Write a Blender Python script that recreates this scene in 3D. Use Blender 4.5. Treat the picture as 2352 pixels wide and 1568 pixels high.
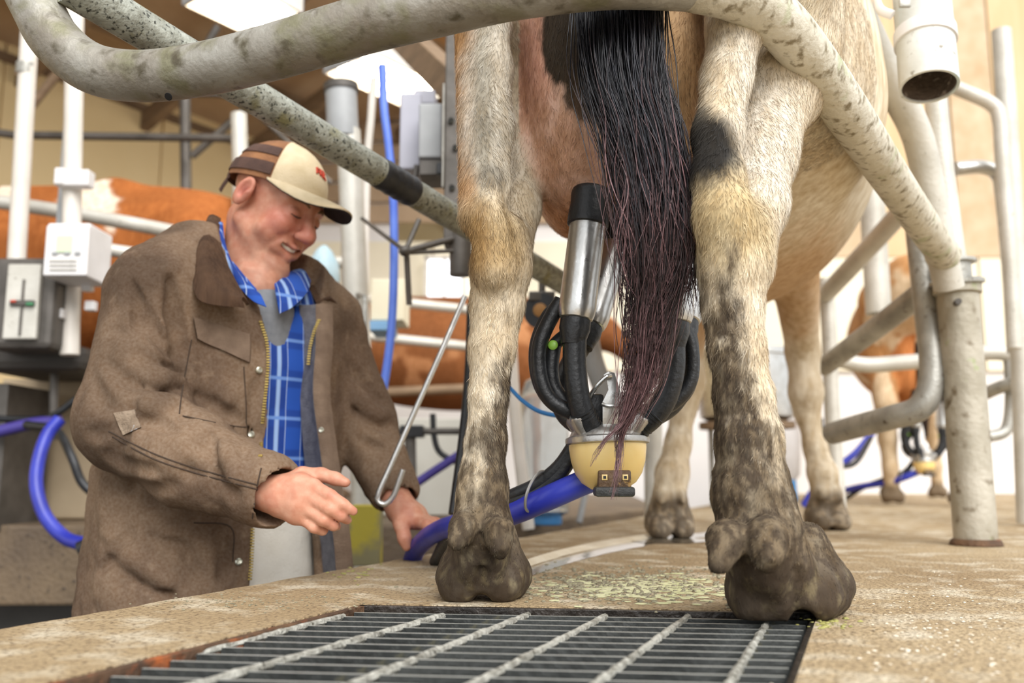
import bpy, bmesh, math, random
import numpy as np
from mathutils import Vector, Matrix, noise as mnoise

for o in list(bpy.data.objects):
    bpy.data.objects.remove(o)
SC = bpy.context.scene
COL = SC.collection
rng = np.random.default_rng(7)
random.seed(7)

# ------------------------------------------------------------------ camera
FPX = 2050.0
CAM_H = 0.17
PITCH = math.atan(303.0 / FPX)
cam_d = bpy.data.cameras.new('camera')
cam = bpy.data.objects.new('camera', cam_d)
COL.objects.link(cam)
cam.location = (0, 0, CAM_H)
cam.rotation_euler = (math.pi / 2 + PITCH, 0, 0)
cam_d.sensor_width = 36.0
cam_d.lens = FPX / 2352.0 * 36.0
cam_d.clip_start = 0.02
cam_d.clip_end = 200
cam_d.dof.use_dof = True
cam_d.dof.focus_distance = 1.22
cam_d.dof.aperture_fstop = 3.2
SC.camera = cam

# ------------------------------------------------------------------ light
W = bpy.data.worlds.new('daylight')
SC.world = W
W.use_nodes = True
wn = W.node_tree.nodes
wn['Background'].inputs[0].default_value = (0.965, 0.985, 1.0, 1)
wn['Background'].inputs[1].default_value = 0.97
sun_d = bpy.data.lights.new('soft_daylight', 'SUN')
sun_d.energy = 3.1
sun_d.angle = math.radians(50)
sun_d.color = (1.0, 0.98, 0.955)
sun = bpy.data.objects.new('soft_daylight', sun_d)
COL.objects.link(sun)
sun.rotation_euler = (math.radians(44), math.radians(26), 0)
SC.view_settings.view_transform = 'Standard'
SC.view_settings.look = 'None'
SC.view_settings.gamma = 1
SC.view_settings.exposure = 0.42
SC.view_settings.use_curve_mapping = False

# ------------------------------------------------------------------ photograph geometry -> metres
CP, SP = math.cos(PITCH), math.sin(PITCH)
def ray(px, py):
    a = (px - 1176.0) / FPX
    b = (784.0 - py) / FPX
    return np.array([a, CP - b * SP, SP + b * CP])
def P(px, py, Y):
    d = ray(px, py)
    return np.array([0, 0, CAM_H]) + d * (Y / d[1])
def G(px, py, z=0.0):
    d = ray(px, py)
    return np.array([0, 0, CAM_H]) + d * ((z - CAM_H) / d[2])
def PX(n, Y):
    return n * Y / FPX * 1.01

# ------------------------------------------------------------------ objects
def tag(o, label=None, cat=None, group=None, kind=None):
    if label: o['label'] = label
    if cat: o['category'] = cat
    if group: o['group'] = group
    if kind: o['kind'] = kind
    return o
def thing(name, label, cat, loc=(0, 0, 0), group=None):
    o = bpy.data.objects.new(name, None)
    o.empty_display_size = 0.05
    COL.objects.link(o)
    o.location = loc
    return tag(o, label, cat, group)
def struct(o):
    o['kind'] = 'structure'
    return o

class MB:
    """collects shapes; build() links them as one mesh object"""
    def __init__(self):
        self.v = []; self.f = []; self.n = 0; self.c = []
    def add(self, v, f, c=None):
        v = np.asarray(v, float).reshape(-1, 3)
        self.v.append(v)
        for q in f:
            self.f.append(tuple(int(i) + self.n for i in q))
        self.n += len(v)
        if c is not None:
            self.c.append(np.broadcast_to(np.asarray(c, float), (len(v), 3)))
        return self
    def build(self, name, mat, parent=None, smooth=True, bevel=0.0, wpos=None, label=None, auto=40, subsurf=0):
        v = np.concatenate(self.v)
        return mk(name, v, self.f, mat, parent, smooth, bevel, wpos, label, auto, subsurf,
                  np.concatenate(self.c) if self.c else None)

def origin_of(o):
    p = Vector((0, 0, 0))
    while o is not None:
        p += Vector(o.location); o = o.parent
    return np.array(p)

def mk(name, v, f, mat, parent=None, smooth=True, bevel=0.0, wpos=None, label=None, auto=40, subsurf=0, col=None):
    v = np.asarray(v, float)
    me = bpy.data.meshes.new(name)
    par = origin_of(parent) if parent is not None else np.zeros(3)
    if wpos is None:
        lo, hi = v.min(0), v.max(0)
        base = np.array([(lo[0] + hi[0]) / 2, (lo[1] + hi[1]) / 2, lo[2]])
    else:
        base = np.asarray(wpos, float)
    vv = v - base
    if isinstance(f, np.ndarray):
        k = f.shape[1]
        me.vertices.add(len(vv)); me.vertices.foreach_set('co', vv.astype(np.float32).ravel())
        me.loops.add(f.size); me.loops.foreach_set('vertex_index', f.astype(np.int32).ravel())
        me.polygons.add(len(f)); me.polygons.foreach_set('loop_start', np.arange(0, f.size, k, dtype=np.int32))
        me.update(calc_edges=True)
    else:
        me.from_pydata(vv.tolist(), [], f)
        me.update()
    if col is not None:
        a = me.color_attributes.new('Col', 'FLOAT_COLOR', 'POINT')
        c4 = np.ones((len(vv), 4), np.float32); c4[:, :3] = col
        a.data.foreach_set('color', c4.ravel())
    if bevel > 0:
        bm = bmesh.new(); bm.from_mesh(me)
        es = [e for e in bm.edges if len(e.link_faces) == 2 and e.calc_face_angle(0) > 0.6]
        try:
            bmesh.ops.bevel(bm, geom=es, offset=bevel, segments=2, profile=0.5, affect='EDGES', clamp_overlap=True)
        except Exception:
            pass
        bm.to_mesh(me); bm.free()
    if smooth:
        me.polygons.foreach_set('use_smooth', np.ones(len(me.polygons), bool))
        if auto and not isinstance(f, np.ndarray):
            bm = bmesh.new(); bm.from_mesh(me)
            th = math.radians(auto)
            for e in bm.edges:
                if len(e.link_faces) == 2 and e.calc_face_angle(0) > th:
                    e.smooth = False
            bm.to_mesh(me); bm.free()
    me.materials.append(mat)
    o = bpy.data.objects.new(name, me)
    COL.objects.link(o)
    o.location = base - par
    if parent is not None:
        o.parent = parent
    if label: o['label'] = label
    if subsurf:
        m = o.modifiers.new('subsurf', 'SUBSURF'); m.levels = subsurf; m.render_levels = subsurf
    return o

def copy_tree(o, offset, label=None, parent=None):
    c = o.copy(); COL.objects.link(c); c.parent = parent
    if parent is None:
        c.location = Vector(o.location) + Vector(offset)
        if label: c['label'] = label
    for ch in list(o.children):
        copy_tree(ch, (0, 0, 0), None, c)
    return c

# ------------------------------------------------------------------ shapes
def catmull(pts, n=8):
    p = np.asarray(pts, float)
    if len(p) < 3: return p
    q = np.vstack([2 * p[0] - p[1], p, 2 * p[-1] - p[-2]])
    out = []
    for i in range(1, len(q) - 2):
        a, b, c, d = q[i - 1], q[i], q[i + 1], q[i + 2]
        for k in range(n):
            t = k / n
            out.append(0.5 * ((2 * b) + (-a + c) * t + (2 * a - 5 * b + 4 * c - d) * t * t + (-a + 3 * b - 3 * c + d) * t ** 3))
    out.append(p[-1])
    return np.array(out)

def frames(p):
    T = np.gradient(p, axis=0)
    T /= np.linalg.norm(T, axis=1)[:, None] + 1e-12
    a = np.array([0, 0, 1.0]) if abs(T[0][2]) < 0.9 else np.array([1.0, 0, 0])
    N = np.zeros_like(p); B = np.zeros_like(p)
    n = a - T[0] * a.dot(T[0]); n /= np.linalg.norm(n)
    for i in range(len(p)):
        n = n - T[i] * n.dot(T[i]); n /= np.linalg.norm(n) + 1e-12
        N[i] = n; B[i] = np.cross(T[i], n)
    return T, N, B

def tube(pts, r, seg=14, caps=True, sm=0, flat=1.0):
    """solid round bar along pts; sm = catmull subdivisions"""
    p = np.asarray(pts, float)
    rr = np.asarray(r, float) if np.ndim(r) else np.full(len(p), float(r))
    if sm and len(p) > 2:
        q = catmull(np.c_[p, rr], sm); p = q[:, :3]; rr = q[:, 3]
    T, N, B = frames(p)
    n = len(p)
    a = np.linspace(0, 2 * math.pi, seg, endpoint=False)
    v = p[:, None, :] + rr[:, None, None] * (np.cos(a)[None, :, None] * N[:, None, :] + flat * np.sin(a)[None, :, None] * B[:, None, :])
    f = []
    for i in range(n - 1):
        for j in range(seg):
            k = (j + 1) % seg
            f.append((i * seg + j, i * seg + k, (i + 1) * seg + k, (i + 1) * seg + j))
    if caps:
        f.append(tuple(range(seg - 1, -1, -1)))
        f.append(tuple((n - 1) * seg + j for j in range(seg)))
    return v.reshape(-1, 3), f

def pipe(pts, ro, ri, seg=24, sm=0):
    """hollow pipe with open ends"""
    v1, f1 = tube(pts, ro, seg, False, sm)
    v2, f2 = tube(pts, ri, seg, False, sm)
    n = len(v1)
    f = list(f1) + [tuple(i + n for i in reversed(q)) for q in f2]
    m = n - seg
    for j in range(seg):
        k = (j + 1) % seg
        f.append((k, j, n + j, n + k))
        f.append((m + j, m + k, n + m + k, n + m + j))
    return np.vstack([v1, v2]), f

def lathe(prof, base, axis, seg=28):
    """prof: list of (radius, distance along axis)"""
    base = np.asarray(base, float); ax = np.asarray(axis, float); ax = ax / np.linalg.norm(ax)
    h = np.array([1.0, 0, 0]) if abs(ax[0]) < 0.8 else np.array([0, 1.0, 0])
    n = h - ax * h.dot(ax); n /= np.linalg.norm(n); b = np.cross(ax, n)
    a = np.linspace(0, 2 * math.pi, seg, endpoint=False)
    ring = np.cos(a)[:, None] * n + np.sin(a)[:, None] * b
    v = np.vstack([base + ax * d + ring * r for r, d in prof])
    f = []
    for i in range(len(prof) - 1):
        for j in range(seg):
            k = (j + 1) % seg
            f.append((i * seg + j, i * seg + k, (i + 1) * seg + k, (i + 1) * seg + j))
    if prof[0][0] > 1e-5: f.append(tuple(range(seg - 1, -1, -1)))
    if prof[-1][0] > 1e-5: f.append(tuple((len(prof) - 1) * seg + j for j in range(seg)))
    return v, f

def box(c, s, ax=None):
    """box by centre, full size and optional 3 axes"""
    c = np.asarray(c, float); s = np.asarray(s, float) / 2
    A = np.eye(3) if ax is None else np.asarray(ax, float)
    v = [c + A[0] * s[0] * i + A[1] * s[1] * j + A[2] * s[2] * k for i in (-1, 1) for j in (-1, 1) for k in (-1, 1)]
    f = [(0, 1, 3, 2), (4, 6, 7, 5), (0, 4, 5, 1), (2, 3, 7, 6), (0, 2, 6, 4), (1, 5, 7, 3)]
    return np.array(v), f

def beam(a, b, w, h, up=(0, 0, 1)):
    a = np.asarray(a, float); b = np.asarray(b, float)
    t = b - a; L = np.linalg.norm(t); t /= L
    u = np.asarray(up, float); u = u - t * u.dot(t); u /= np.linalg.norm(u)
    s = np.cross(t, u)
    return box((a + b) / 2, (L, w, h), (t, s, u))

def prism(poly, z0, z1):
    n = len(poly)
    v = [(x, y, z0) for x, y in poly] + [(x, y, z1) for x, y in poly]
    f = [tuple(range(n - 1, -1, -1)), tuple(range(n, 2 * n))]
    for i in range(n):
        j = (i + 1) % n
        f.append((i, j, n + j, n + i))
    return np.array(v, float), f

def yaw_axes(deg):
    a = math.radians(deg)
    return np.array([[math.cos(a), math.sin(a), 0], [-math.sin(a), math.cos(a), 0], [0, 0, 1]])

def unit(v):
    v = np.asarray(v, float)
    return v / (np.linalg.norm(v) + 1e-12)

# ------------------------------------------------------------------ materials
def lin(c):
    if isinstance(c, str):
        c = [int(c[i:i + 2], 16) / 255 for i in (1, 3, 5)]
    c = np.asarray(c, float)
    return np.where(c <= 0.04045, c / 12.92, ((c + 0.055) / 1.055) ** 2.4)
def c4(c):
    return tuple(float(x) for x in lin(c)) + (1.0,)

MATS = {}
def pm(name, c1, c2=None, scale=12.0, rough=0.6, metal=0.0, bump=0.15, bscale=None, spots=None, sscale=40.0, samt=(0.6, 0.68),
       spec=0.5, emit=None, estr=0.0, attr=False, trans=0.0, sheen=0.0, stretch=None, detail=6.0, lo=0.3, hi=0.7, bdist=0.01, spots2=None, s2scale=8, s2amt=(0.55, 0.7), coat=0.0, rvar=0.0, topcol=None):
    """noise coloured principled material"""
    if name in MATS: return MATS[name]
    m = bpy.data.materials.new(name); MATS[name] = m
    m.use_nodes = True
    nt = m.node_tree; N = nt.nodes; L = nt.links
    b = N['Principled BSDF']
    tc = N.new('ShaderNodeTexCoord')
    src = tc.outputs['Object']
    if stretch:
        mp = N.new('ShaderNodeMapping'); mp.inputs['Scale'].default_value = stretch
        L.new(src, mp.inputs['Vector']); src = mp.outputs[0]
    def noise_ramp(sc, a, bb, det=detail):
        n = N.new('ShaderNodeTexNoise'); n.inputs['Scale'].default_value = sc; n.inputs['Detail'].default_value = det
        L.new(src, n.inputs['Vector'])
        r = N.new('ShaderNodeMapRange'); r.inputs[1].default_value = a; r.inputs[2].default_value = bb
        L.new(n.outputs['Fac'], r.inputs[0])
        return n, r.outputs[0]
    def mix(f, a, bb, t='MIX'):
        x = N.new('ShaderNodeMix'); x.data_type = 'RGBA'; x.blend_type = t
        if isinstance(f, float): x.inputs[0].default_value = f
        else: L.new(f, x.inputs[0])
        for s, val in ((x.inputs[6], a), (x.inputs[7], bb)):
            if hasattr(val, 'is_linked'): L.new(val, s)
            else: s.default_value = val
        return x.outputs[2]
    n1, f1 = noise_ramp(scale, lo, hi)
    if attr:
        at = N.new('ShaderNodeAttribute'); at.attribute_name = 'Col'
        ca = at.outputs['Color']
        dk = mix(1.0, ca, c4(c2) if c2 is not None else (0.75, 0.75, 0.75, 1), 'MULTIPLY')
        colr = mix(f1, dk, ca)
    else:
        colr = mix(f1, c4(c1), c4(c2 if c2 is not None else c1))
    if spots2 is not None:
        _, f3 = noise_ramp(s2scale, *s2amt)
        colr = mix(f3, colr, c4(spots2))
    if spots is not None:
        _, f2 = noise_ramp(sscale, *samt)
        colr = mix(f2, colr, c4(spots))
    if topcol is not None:      # upper faces painted paler, standing in for sky reflected on worn tops
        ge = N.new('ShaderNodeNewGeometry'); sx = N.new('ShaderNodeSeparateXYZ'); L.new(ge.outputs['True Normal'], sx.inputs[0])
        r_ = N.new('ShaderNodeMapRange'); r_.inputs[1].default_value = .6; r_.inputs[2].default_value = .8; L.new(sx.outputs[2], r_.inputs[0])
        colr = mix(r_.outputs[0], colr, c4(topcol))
    L.new(colr, b.inputs['Base Color'])
    b.inputs['Roughness'].default_value = rough
    if rvar:
        r = N.new('ShaderNodeMapRange'); r.inputs[1].default_value = lo; r.inputs[2].default_value = hi
        r.inputs[3].default_value = max(0, rough - rvar); r.inputs[4].default_value = min(1, rough + rvar)
        L.new(n1.outputs['Fac'], r.inputs[0]); L.new(r.outputs[0], b.inputs['Roughness'])
    b.inputs['Metallic'].default_value = metal
    b.inputs['Specular IOR Level'].default_value = spec
    if sheen:
        b.inputs['Sheen Weight'].default_value = sheen
    if coat:
        b.inputs['Coat Weight'].default_value = coat; b.inputs['Coat Roughness'].default_value = 0.1
    if trans:
        b.inputs['Transmission Weight'].default_value = trans
    if emit is not None:
        b.inputs['Emission Color'].default_value = c4(emit); b.inputs['Emission Strength'].default_value = estr
    if bump:
        nb = N.new('ShaderNodeTexNoise'); nb.inputs['Scale'].default_value = bscale or scale * 4; nb.inputs['Detail'].default_value = 5
        L.new(src, nb.inputs['Vector'])
        bp = N.new('ShaderNodeBump'); bp.inputs['Strength'].default_value = bump; bp.inputs['Distance'].default_value = bdist
        L.new(nb.outputs['Fac'], bp.inputs['Height']); L.new(bp.outputs[0], b.inputs['Normal'])
    return m

# ------------------------------------------------------------------ value noise (numpy)
_lat = np.random.default_rng(3).random((32, 32, 32)).astype(np.float32)
def vnoise(p, s):
    q = np.asarray(p) * s
    i = np.floor(q).astype(int); t = q - i; t = t * t * (3 - 2 * t)
    i &= 31; j = (i + 1) & 31
    r = 0
    for a in (0, 1):
        for b in (0, 1):
            for c in (0, 1):
                w = (t[..., 0] if a else 1 - t[..., 0]) * (t[..., 1] if b else 1 - t[..., 1]) * (t[..., 2] if c else 1 - t[..., 2])
                r = r + w * _lat[(j if a else i)[..., 0], (j if b else i)[..., 1], (j if c else i)[..., 2]]
    return r
def fbm(p, s, o=4):
    r = 0; a = 0.5; tot = 0
    for k in range(o):
        r = r + a * vnoise(np.asarray(p) + 7.3 * k, s * 2 ** k); tot += a; a *= 0.5
    return r / tot
def sstep(a, b, x):
    t = np.clip((x - a) / (b - a), 0, 1)
    return t * t * (3 - 2 * t)

# ------------------------------------------------------------------ smooth solid modelling (distance field -> one continuous mesh)
def axis_pts(lo, hi, coarse, fines):
    """1-D grid, fine step inside the given (a, b, step) spans"""
    out = [lo]
    while out[-1] < hi:
        x = out[-1]; st = coarse
        for a, b, s in fines:
            if a - s <= x <= b: st = min(st, s)
            elif x < a: st = min(st, max(s, (a - x) * 0.5 + s))
            else: st = min(st, max(s, (x - b) * 0.35 + s))
        out.append(x + st)
    return np.array(out, np.float32)

class Field:
    def __init__(self, xs, ys, zs):
        self.g = [np.asarray(a, np.float32) for a in (xs, ys, zs)]
        self.F = np.full((len(xs), len(ys), len(zs)), 5.0, np.float32)
    def win(self, lo, hi):
        sl = []
        for a, l, h in zip(self.g, lo, hi):
            i = max(0, int(np.searchsorted(a, l)) - 1); j = min(len(a), int(np.searchsorted(a, h)) + 1)
            if j <= i: return None, None
            sl.append(slice(i, j))
        X = self.g[0][sl[0]][:, None, None]; Y = self.g[1][sl[1]][None, :, None]; Z = self.g[2][sl[2]][None, None, :]
        return tuple(sl), (X, Y, Z)
    def comb(self, sl, d, k, sub=False):
        F = self.F[sl]
        if sub:
            if k > 0:
                h = np.clip(0.5 - 0.5 * (F + d) / k, 0, 1)
                self.F[sl] = F * (1 - h) - d * h + k * h * (1 - h)
            else:
                self.F[sl] = np.maximum(F, -d)
        else:
            if k > 0:
                h = np.clip(0.5 + 0.5 * (d - F) / k, 0, 1)
                self.F[sl] = d * (1 - h) + F * h - k * h * (1 - h)
            else:
                self.F[sl] = np.minimum(F, d)
    def cone(self, a, b, r1, r2, k=0.02, sub=False, n=None, s=1.0):
        """round cone a->b; flattened by factor s along direction n"""
        a = np.asarray(a, np.float32); b = np.asarray(b, np.float32)
        R = max(r1, r2) + max(k, 0.0) + 0.03
        sl, c = self.win(np.minimum(a, b) - R, np.maximum(a, b) + R)
        if sl is None: return self
        ba = b - a
        px, py, pz = c[0] - a[0], c[1] - a[1], c[2] - a[2]
        L2 = float(ba.dot(ba)) + 1e-12
        t = np.clip((px * ba[0] + py * ba[1] + pz * ba[2]) / L2, 0, 1)
        qx, qy, qz = px - t * ba[0], py - t * ba[1], pz - t * ba[2]
        q2 = qx * qx + qy * qy + qz * qz
        if n is not None:
            nn = unit(n); e = qx * nn[0] + qy * nn[1] + qz * nn[2]
            q2 = q2 + (s * s - 1) * e * e
        d = np.sqrt(q2) - (r1 + (r2 - r1) * t)
        self.comb(sl, d.astype(np.float32), k, sub)
        return self
    def ell(self, c0, r, k=0.02, sub=False, ax=None):
        c0 = np.asarray(c0, np.float32); r = np.asarray(r, np.float32)
        A = np.eye(3, dtype=np.float32) if ax is None else np.asarray(ax, np.float32)
        ext = np.sqrt(((A * r[:, None]) ** 2).sum(0)) + max(k, 0) + 0.03
        sl, c = self.win(c0 - ext, c0 + ext)
        if sl is None: return self
        px, py, pz = c[0] - c0[0], c[1] - c0[1], c[2] - c0[2]
        k0 = 0; k1 = 0
        for i in range(3):
            u = px * A[i][0] + py * A[i][1] + pz * A[i][2]
            k0 = k0 + (u / r[i]) ** 2; k1 = k1 + (u / r[i] ** 2) ** 2
        k0 = np.sqrt(k0); k1 = np.sqrt(k1) + 1e-6
        d = k0 * (k0 - 1) / k1
        self.comb(sl, d.astype(np.float32), k, sub)
        return self
    def chain(self, pts, rs, k=0.02, **kw):
        for i in range(len(pts) - 1):
            self.cone(pts[i], pts[i + 1], rs[i], rs[i + 1], k, **kw)
        return self
    def above(self, z):
        Z = self.g[2][None, None, :]
        self.F = np.maximum(self.F, (z - Z).astype(np.float32))
        return self
    def noise(self, amp, scale, lo=None, hi=None, st=(1, 1, 1)):
        lo = lo if lo is not None else [a[0] for a in self.g]; hi = hi if hi is not None else [a[-1] for a in self.g]
        sl, c = self.win(lo, hi)
        F = self.F[sl]
        m = np.abs(F) < amp * 3 + 0.03
        idx = np.nonzero(m)
        p = np.stack([c[0][idx[0], 0, 0] * st[0], c[1][0, idx[1], 0] * st[1], c[2][0, 0, idx[2]] * st[2]], -1)
        F[idx] += ((fbm(p, scale, 3) - 0.5) * 2 * amp).astype(np.float32)
        self.F[sl] = F
        return self
    def mesh(self):
        F = self.F; nx, ny, nz = F.shape
        F[0] = np.maximum(F[0], 1e-3); F[-1] = np.maximum(F[-1], 1e-3); F[:, 0] = np.maximum(F[:, 0], 1e-3)
        F[:, -1] = np.maximum(F[:, -1], 1e-3); F[:, :, 0] = np.maximum(F[:, :, 0], 1e-3); F[:, :, -1] = np.maximum(F[:, :, -1], 1e-3)
        I = (F < 0)
        s = np.zeros((nx - 1, ny - 1, nz - 1), np.uint8)
        for a in (0, 1):
            for b in (0, 1):
                for c in (0, 1):
                    s += I[a:nx - 1 + a, b:ny - 1 + b, c:nz - 1 + c]
        cells = np.argwhere((s > 0) & (s < 8))
        idx = np.full((nx - 1, ny - 1, nz - 1), -1, np.int32)
        idx[cells[:, 0], cells[:, 1], cells[:, 2]] = np.arange(len(cells))
        corners = [(a, b, c) for a in (0, 1) for b in (0, 1) for c in (0, 1)]
        val = {k: F[cells[:, 0] + k[0], cells[:, 1] + k[1], cells[:, 2] + k[2]] for k in corners}
        pos = {k: np.stack([self.g[0][cells[:, 0] + k[0]], self.g[1][cells[:, 1] + k[1]], self.g[2][cells[:, 2] + k[2]]], 1) for k in corners}
        acc = np.zeros((len(cells), 3)); cnt = np.zeros(len(cells))
        for k in corners:
            for ax in range(3):
                if k[ax] == 0:
                    k2 = list(k); k2[ax] = 1; k2 = tuple(k2)
                    f0, f1 = val[k], val[k2]
                    m = (f0 < 0) != (f1 < 0)
                    t = np.where(m, f0 / np.where(m, f0 - f1, 1), 0)[:, None]
                    acc += np.where(m[:, None], pos[k] + t * (pos[k2] - pos[k]), 0); cnt += m
        v = acc / cnt[:, None]
        fs = []
        for ax in range(3):
            o = [(1, 2), (2, 0), (0, 1)][ax]
            sl0 = [slice(1, -1)] * 3; sl1 = [slice(1, -1)] * 3
            sl0[ax] = slice(0, -1); sl1[ax] = slice(1, None)
            a = I[tuple(sl0)]; b = I[tuple(sl1)]
            e = np.argwhere(a != b)
            pol = a[e[:, 0], e[:, 1], e[:, 2]]
            off = np.ones(3, int); off[ax] = 0
            e = e + off
            q = []
            for du, dv in ((1, 1), (0, 1), (0, 0), (1, 0)):
                c = e.copy(); c[:, o[0]] -= du; c[:, o[1]] -= dv
                q.append(idx[c[:, 0], c[:, 1], c[:, 2]])
            q = np.stack(q, 1)
            q = np.where(pol[:, None], q, q[:, ::-1])
            fs.append(q)
        f = np.concatenate(fs)
        f = f[(f >= 0).all(1)]
        return v, f

def relax(v, f, it=2, lam=0.5):
    e = np.concatenate([f[:, [0, 1]], f[:, [1, 2]], f[:, [2, 3]], f[:, [3, 0]]])
    n = len(v)
    for _ in range(it):
        s = np.zeros((n, 3)); c = np.zeros(n)
        for k in range(3):
            s[:, k] = np.bincount(e[:, 0], v[e[:, 1], k], n) + np.bincount(e[:, 1], v[e[:, 0], k], n)
        c = np.bincount(e[:, 0], minlength=n) + np.bincount(e[:, 1], minlength=n)
        v = v + lam * (s / np.maximum(c, 1)[:, None] - v)
    return v

def vnormals(v, f):
    n = np.cross(v[f[:, 2]] - v[f[:, 0]], v[f[:, 3]] - v[f[:, 1]])
    N = np.zeros_like(v)
    for k in range(4):
        for a in range(3):
            N[:, a] += np.bincount(f[:, k], n[:, a], len(v))
    return N / (np.linalg.norm(N, axis=1)[:, None] + 1e-12), np.linalg.norm(n, axis=1) / 2

def fur_mesh(root, nrm, flow, length, width, col, lift=0.35, tipcol=1.0):
    """short tapered hairs, 3 triangles each"""
    n = len(root)
    fl = flow - nrm * (flow * nrm).sum(1)[:, None]
    fl /= np.linalg.norm(fl, axis=1)[:, None] + 1e-9
    d = fl + nrm * lift
    d /= np.linalg.norm(d, axis=1)[:, None]
    d2 = fl + nrm * (lift * 0.35); d2 /= np.linalg.norm(d2, axis=1)[:, None]
    side = np.cross(d, nrm); side /= np.linalg.norm(side, axis=1)[:, None] + 1e-9
    L = length[:, None]; w = width[:, None]
    m = root + d * L * 0.5
    v = np.stack([root - side * w, root + side * w, m - side * w * 0.8, m + side * w * 0.8, m + d2 * L * 0.5], 1).reshape(-1, 3)
    b = np.arange(n)[:, None] * 5
    f = np.concatenate([b + [0, 1, 3], b + [0, 3, 2], b + [2, 3, 4]], 0)
    c = np.repeat(col, 5, 0).reshape(n, 5, 3).copy(); c[:, 4] *= tipcol
    return v, f, c.reshape(-1, 3)
# ================================================================== materials of the place
M_conc = pm('worn_concrete', '#c0aa86', '#9c835f', 2.6, 0.72, bump=0.8, bscale=150, spots='#6b573f', sscale=170, samt=(0.53, 0.66),
            spots2='#d6c9b0', s2scale=14, s2amt=(0.50, 0.68), bdist=0.012, rvar=0.16, detail=10)
M_concd = pm('damp_concrete', '#7d6a52', '#55473a', 4, 0.6, bump=0.5, bscale=60, spots='#3a3028', sscale=60)
M_pit = pm('pit_concrete', '#6d6a66', '#4a4744', 3, 0.65, bump=0.3, bscale=40)
M_drain = pm('drain_muck', '#3b3a33', '#1e1f1c', 6, 0.25, bump=0.8, bscale=22, spots='#777a68', sscale=30, samt=(0.64, 0.7), bdist=0.02)
M_galv = pm('galvanised_grey', '#b8b7b0', '#8e8c85', 14, 0.42, 0.35, bump=0.15, bscale=120, spots='#5c5346', sscale=55, samt=(0.62, 0.74))
M_galv_white = pm('galvanised_pale', '#d6d3ca', '#b9b5aa', 9, 0.5, 0.2, bump=0.15, bscale=110, spots='#7c7566', sscale=60, samt=(0.66, 0.78))
M_rail = pm('weathered_rail', '#aaa8a0', '#7d7568', 11, 0.5, 0.25, bump=0.25, bscale=90, spots='#57503f', sscale=38, samt=(0.56, 0.72), spots2='#7d7a62', s2scale=17, s2amt=(0.52, 0.66), detail=9)
M_railg = pm('mossy_rail', '#d8d4c6', '#bdb6a2', 11, 0.6, 0.1, bump=0.4, bscale=80, spots='#857a62', sscale=60, samt=(0.54, 0.68), spots2='#93a26c', s2scale=14, s2amt=(0.58, 0.72), stretch=(1, 1, 0.8), detail=9)
M_mottled = pm('mottled_galvanised', '#b3b7ad', '#85867a', 45, 0.55, 0.2, bump=0.3, bscale=160, spots='#3b3d36', sscale=150, samt=(0.55, 0.66), spots2='#8d8a66', s2scale=20, s2amt=(0.56, 0.7))
M_post = pm('grimy_post', '#bfb9ab', '#97907f', 9, 0.55, 0.15, bump=0.3, bscale=60, spots='#6d5f49', sscale=22, samt=(0.58, 0.7), spots2='#8ba05f', s2scale=12, s2amt=(0.64, 0.72), detail=8)
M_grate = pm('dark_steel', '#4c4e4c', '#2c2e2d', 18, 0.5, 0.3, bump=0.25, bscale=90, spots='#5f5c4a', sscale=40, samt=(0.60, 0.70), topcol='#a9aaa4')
M_gratec = pm('caked_steel', '#c4c2b8', '#7f7c72', 90, 0.6, 0.25, bump=0.6, bscale=140, spots='#4a463a', sscale=80, samt=(0.58, 0.7))
M_rust = pm('rusty_frame', '#6e5138', '#3e2d22', 25, 0.8, 0.1, bump=0.5, bscale=90, spots='#a7592a', sscale=18, samt=(0.6, 0.7))
M_cream = pm('cream_wall', '#e3cb9c', '#d8be8c', 1.2, 0.8, bump=0.05)
M_white = pm('white_wall', '#e9e5e2', '#dedad6', 1.5, 0.7, bump=0.04)
M_wood = pm('warm_wood', '#b98a52', '#8a6238', 5, 0.7, bump=0.2, stretch=(1, 1, 6))
M_woodd = pm('brown_timber', '#8a7258', '#6a553f', 5, 0.75, bump=0.2, stretch=(1, 1, 5))
M_roof = pm('brown_roof_metal', '#bfa587', '#a58a6b', 2.5, 0.6, 0.1, bump=0.05)
M_dsteel = pm('dark_painted_steel', '#6a6560', '#4c4843', 10, 0.5, 0.4, bump=0.1)
M_whitep = pm('white_painted_steel', '#e6e0d8', '#cfc8bd', 6, 0.45, 0.05, bump=0.05)
M_black = pm('black_rubber', '#26282b', '#17181a', 30, 0.42, bump=0.15, bscale=140, spots='#5c5a55', sscale=220, samt=(0.72, 0.8))
M_chrome = pm('brushed_stainless', '#dcdcda', '#c2c1bd', 30, 0.32, 0.95, bump=0.05, bscale=160, spots='#7c776c', sscale=120, samt=(0.7, 0.78), rvar=0.08)
M_blue = pm('blue_hose_plastic', '#3540b4', '#262d94', 12, 0.35, bump=0.06)
M_bluel = pm('light_blue_hose', '#6585e0', '#4f70d4', 12, 0.4, bump=0.04)
M_greyp = pm('grey_plastic', '#a9abac', '#8f9192', 8, 0.5, bump=0.06)
M_whitepl = pm('white_plastic', '#e8e6e6', '#d8d5d3', 8, 0.45, bump=0.03)

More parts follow.
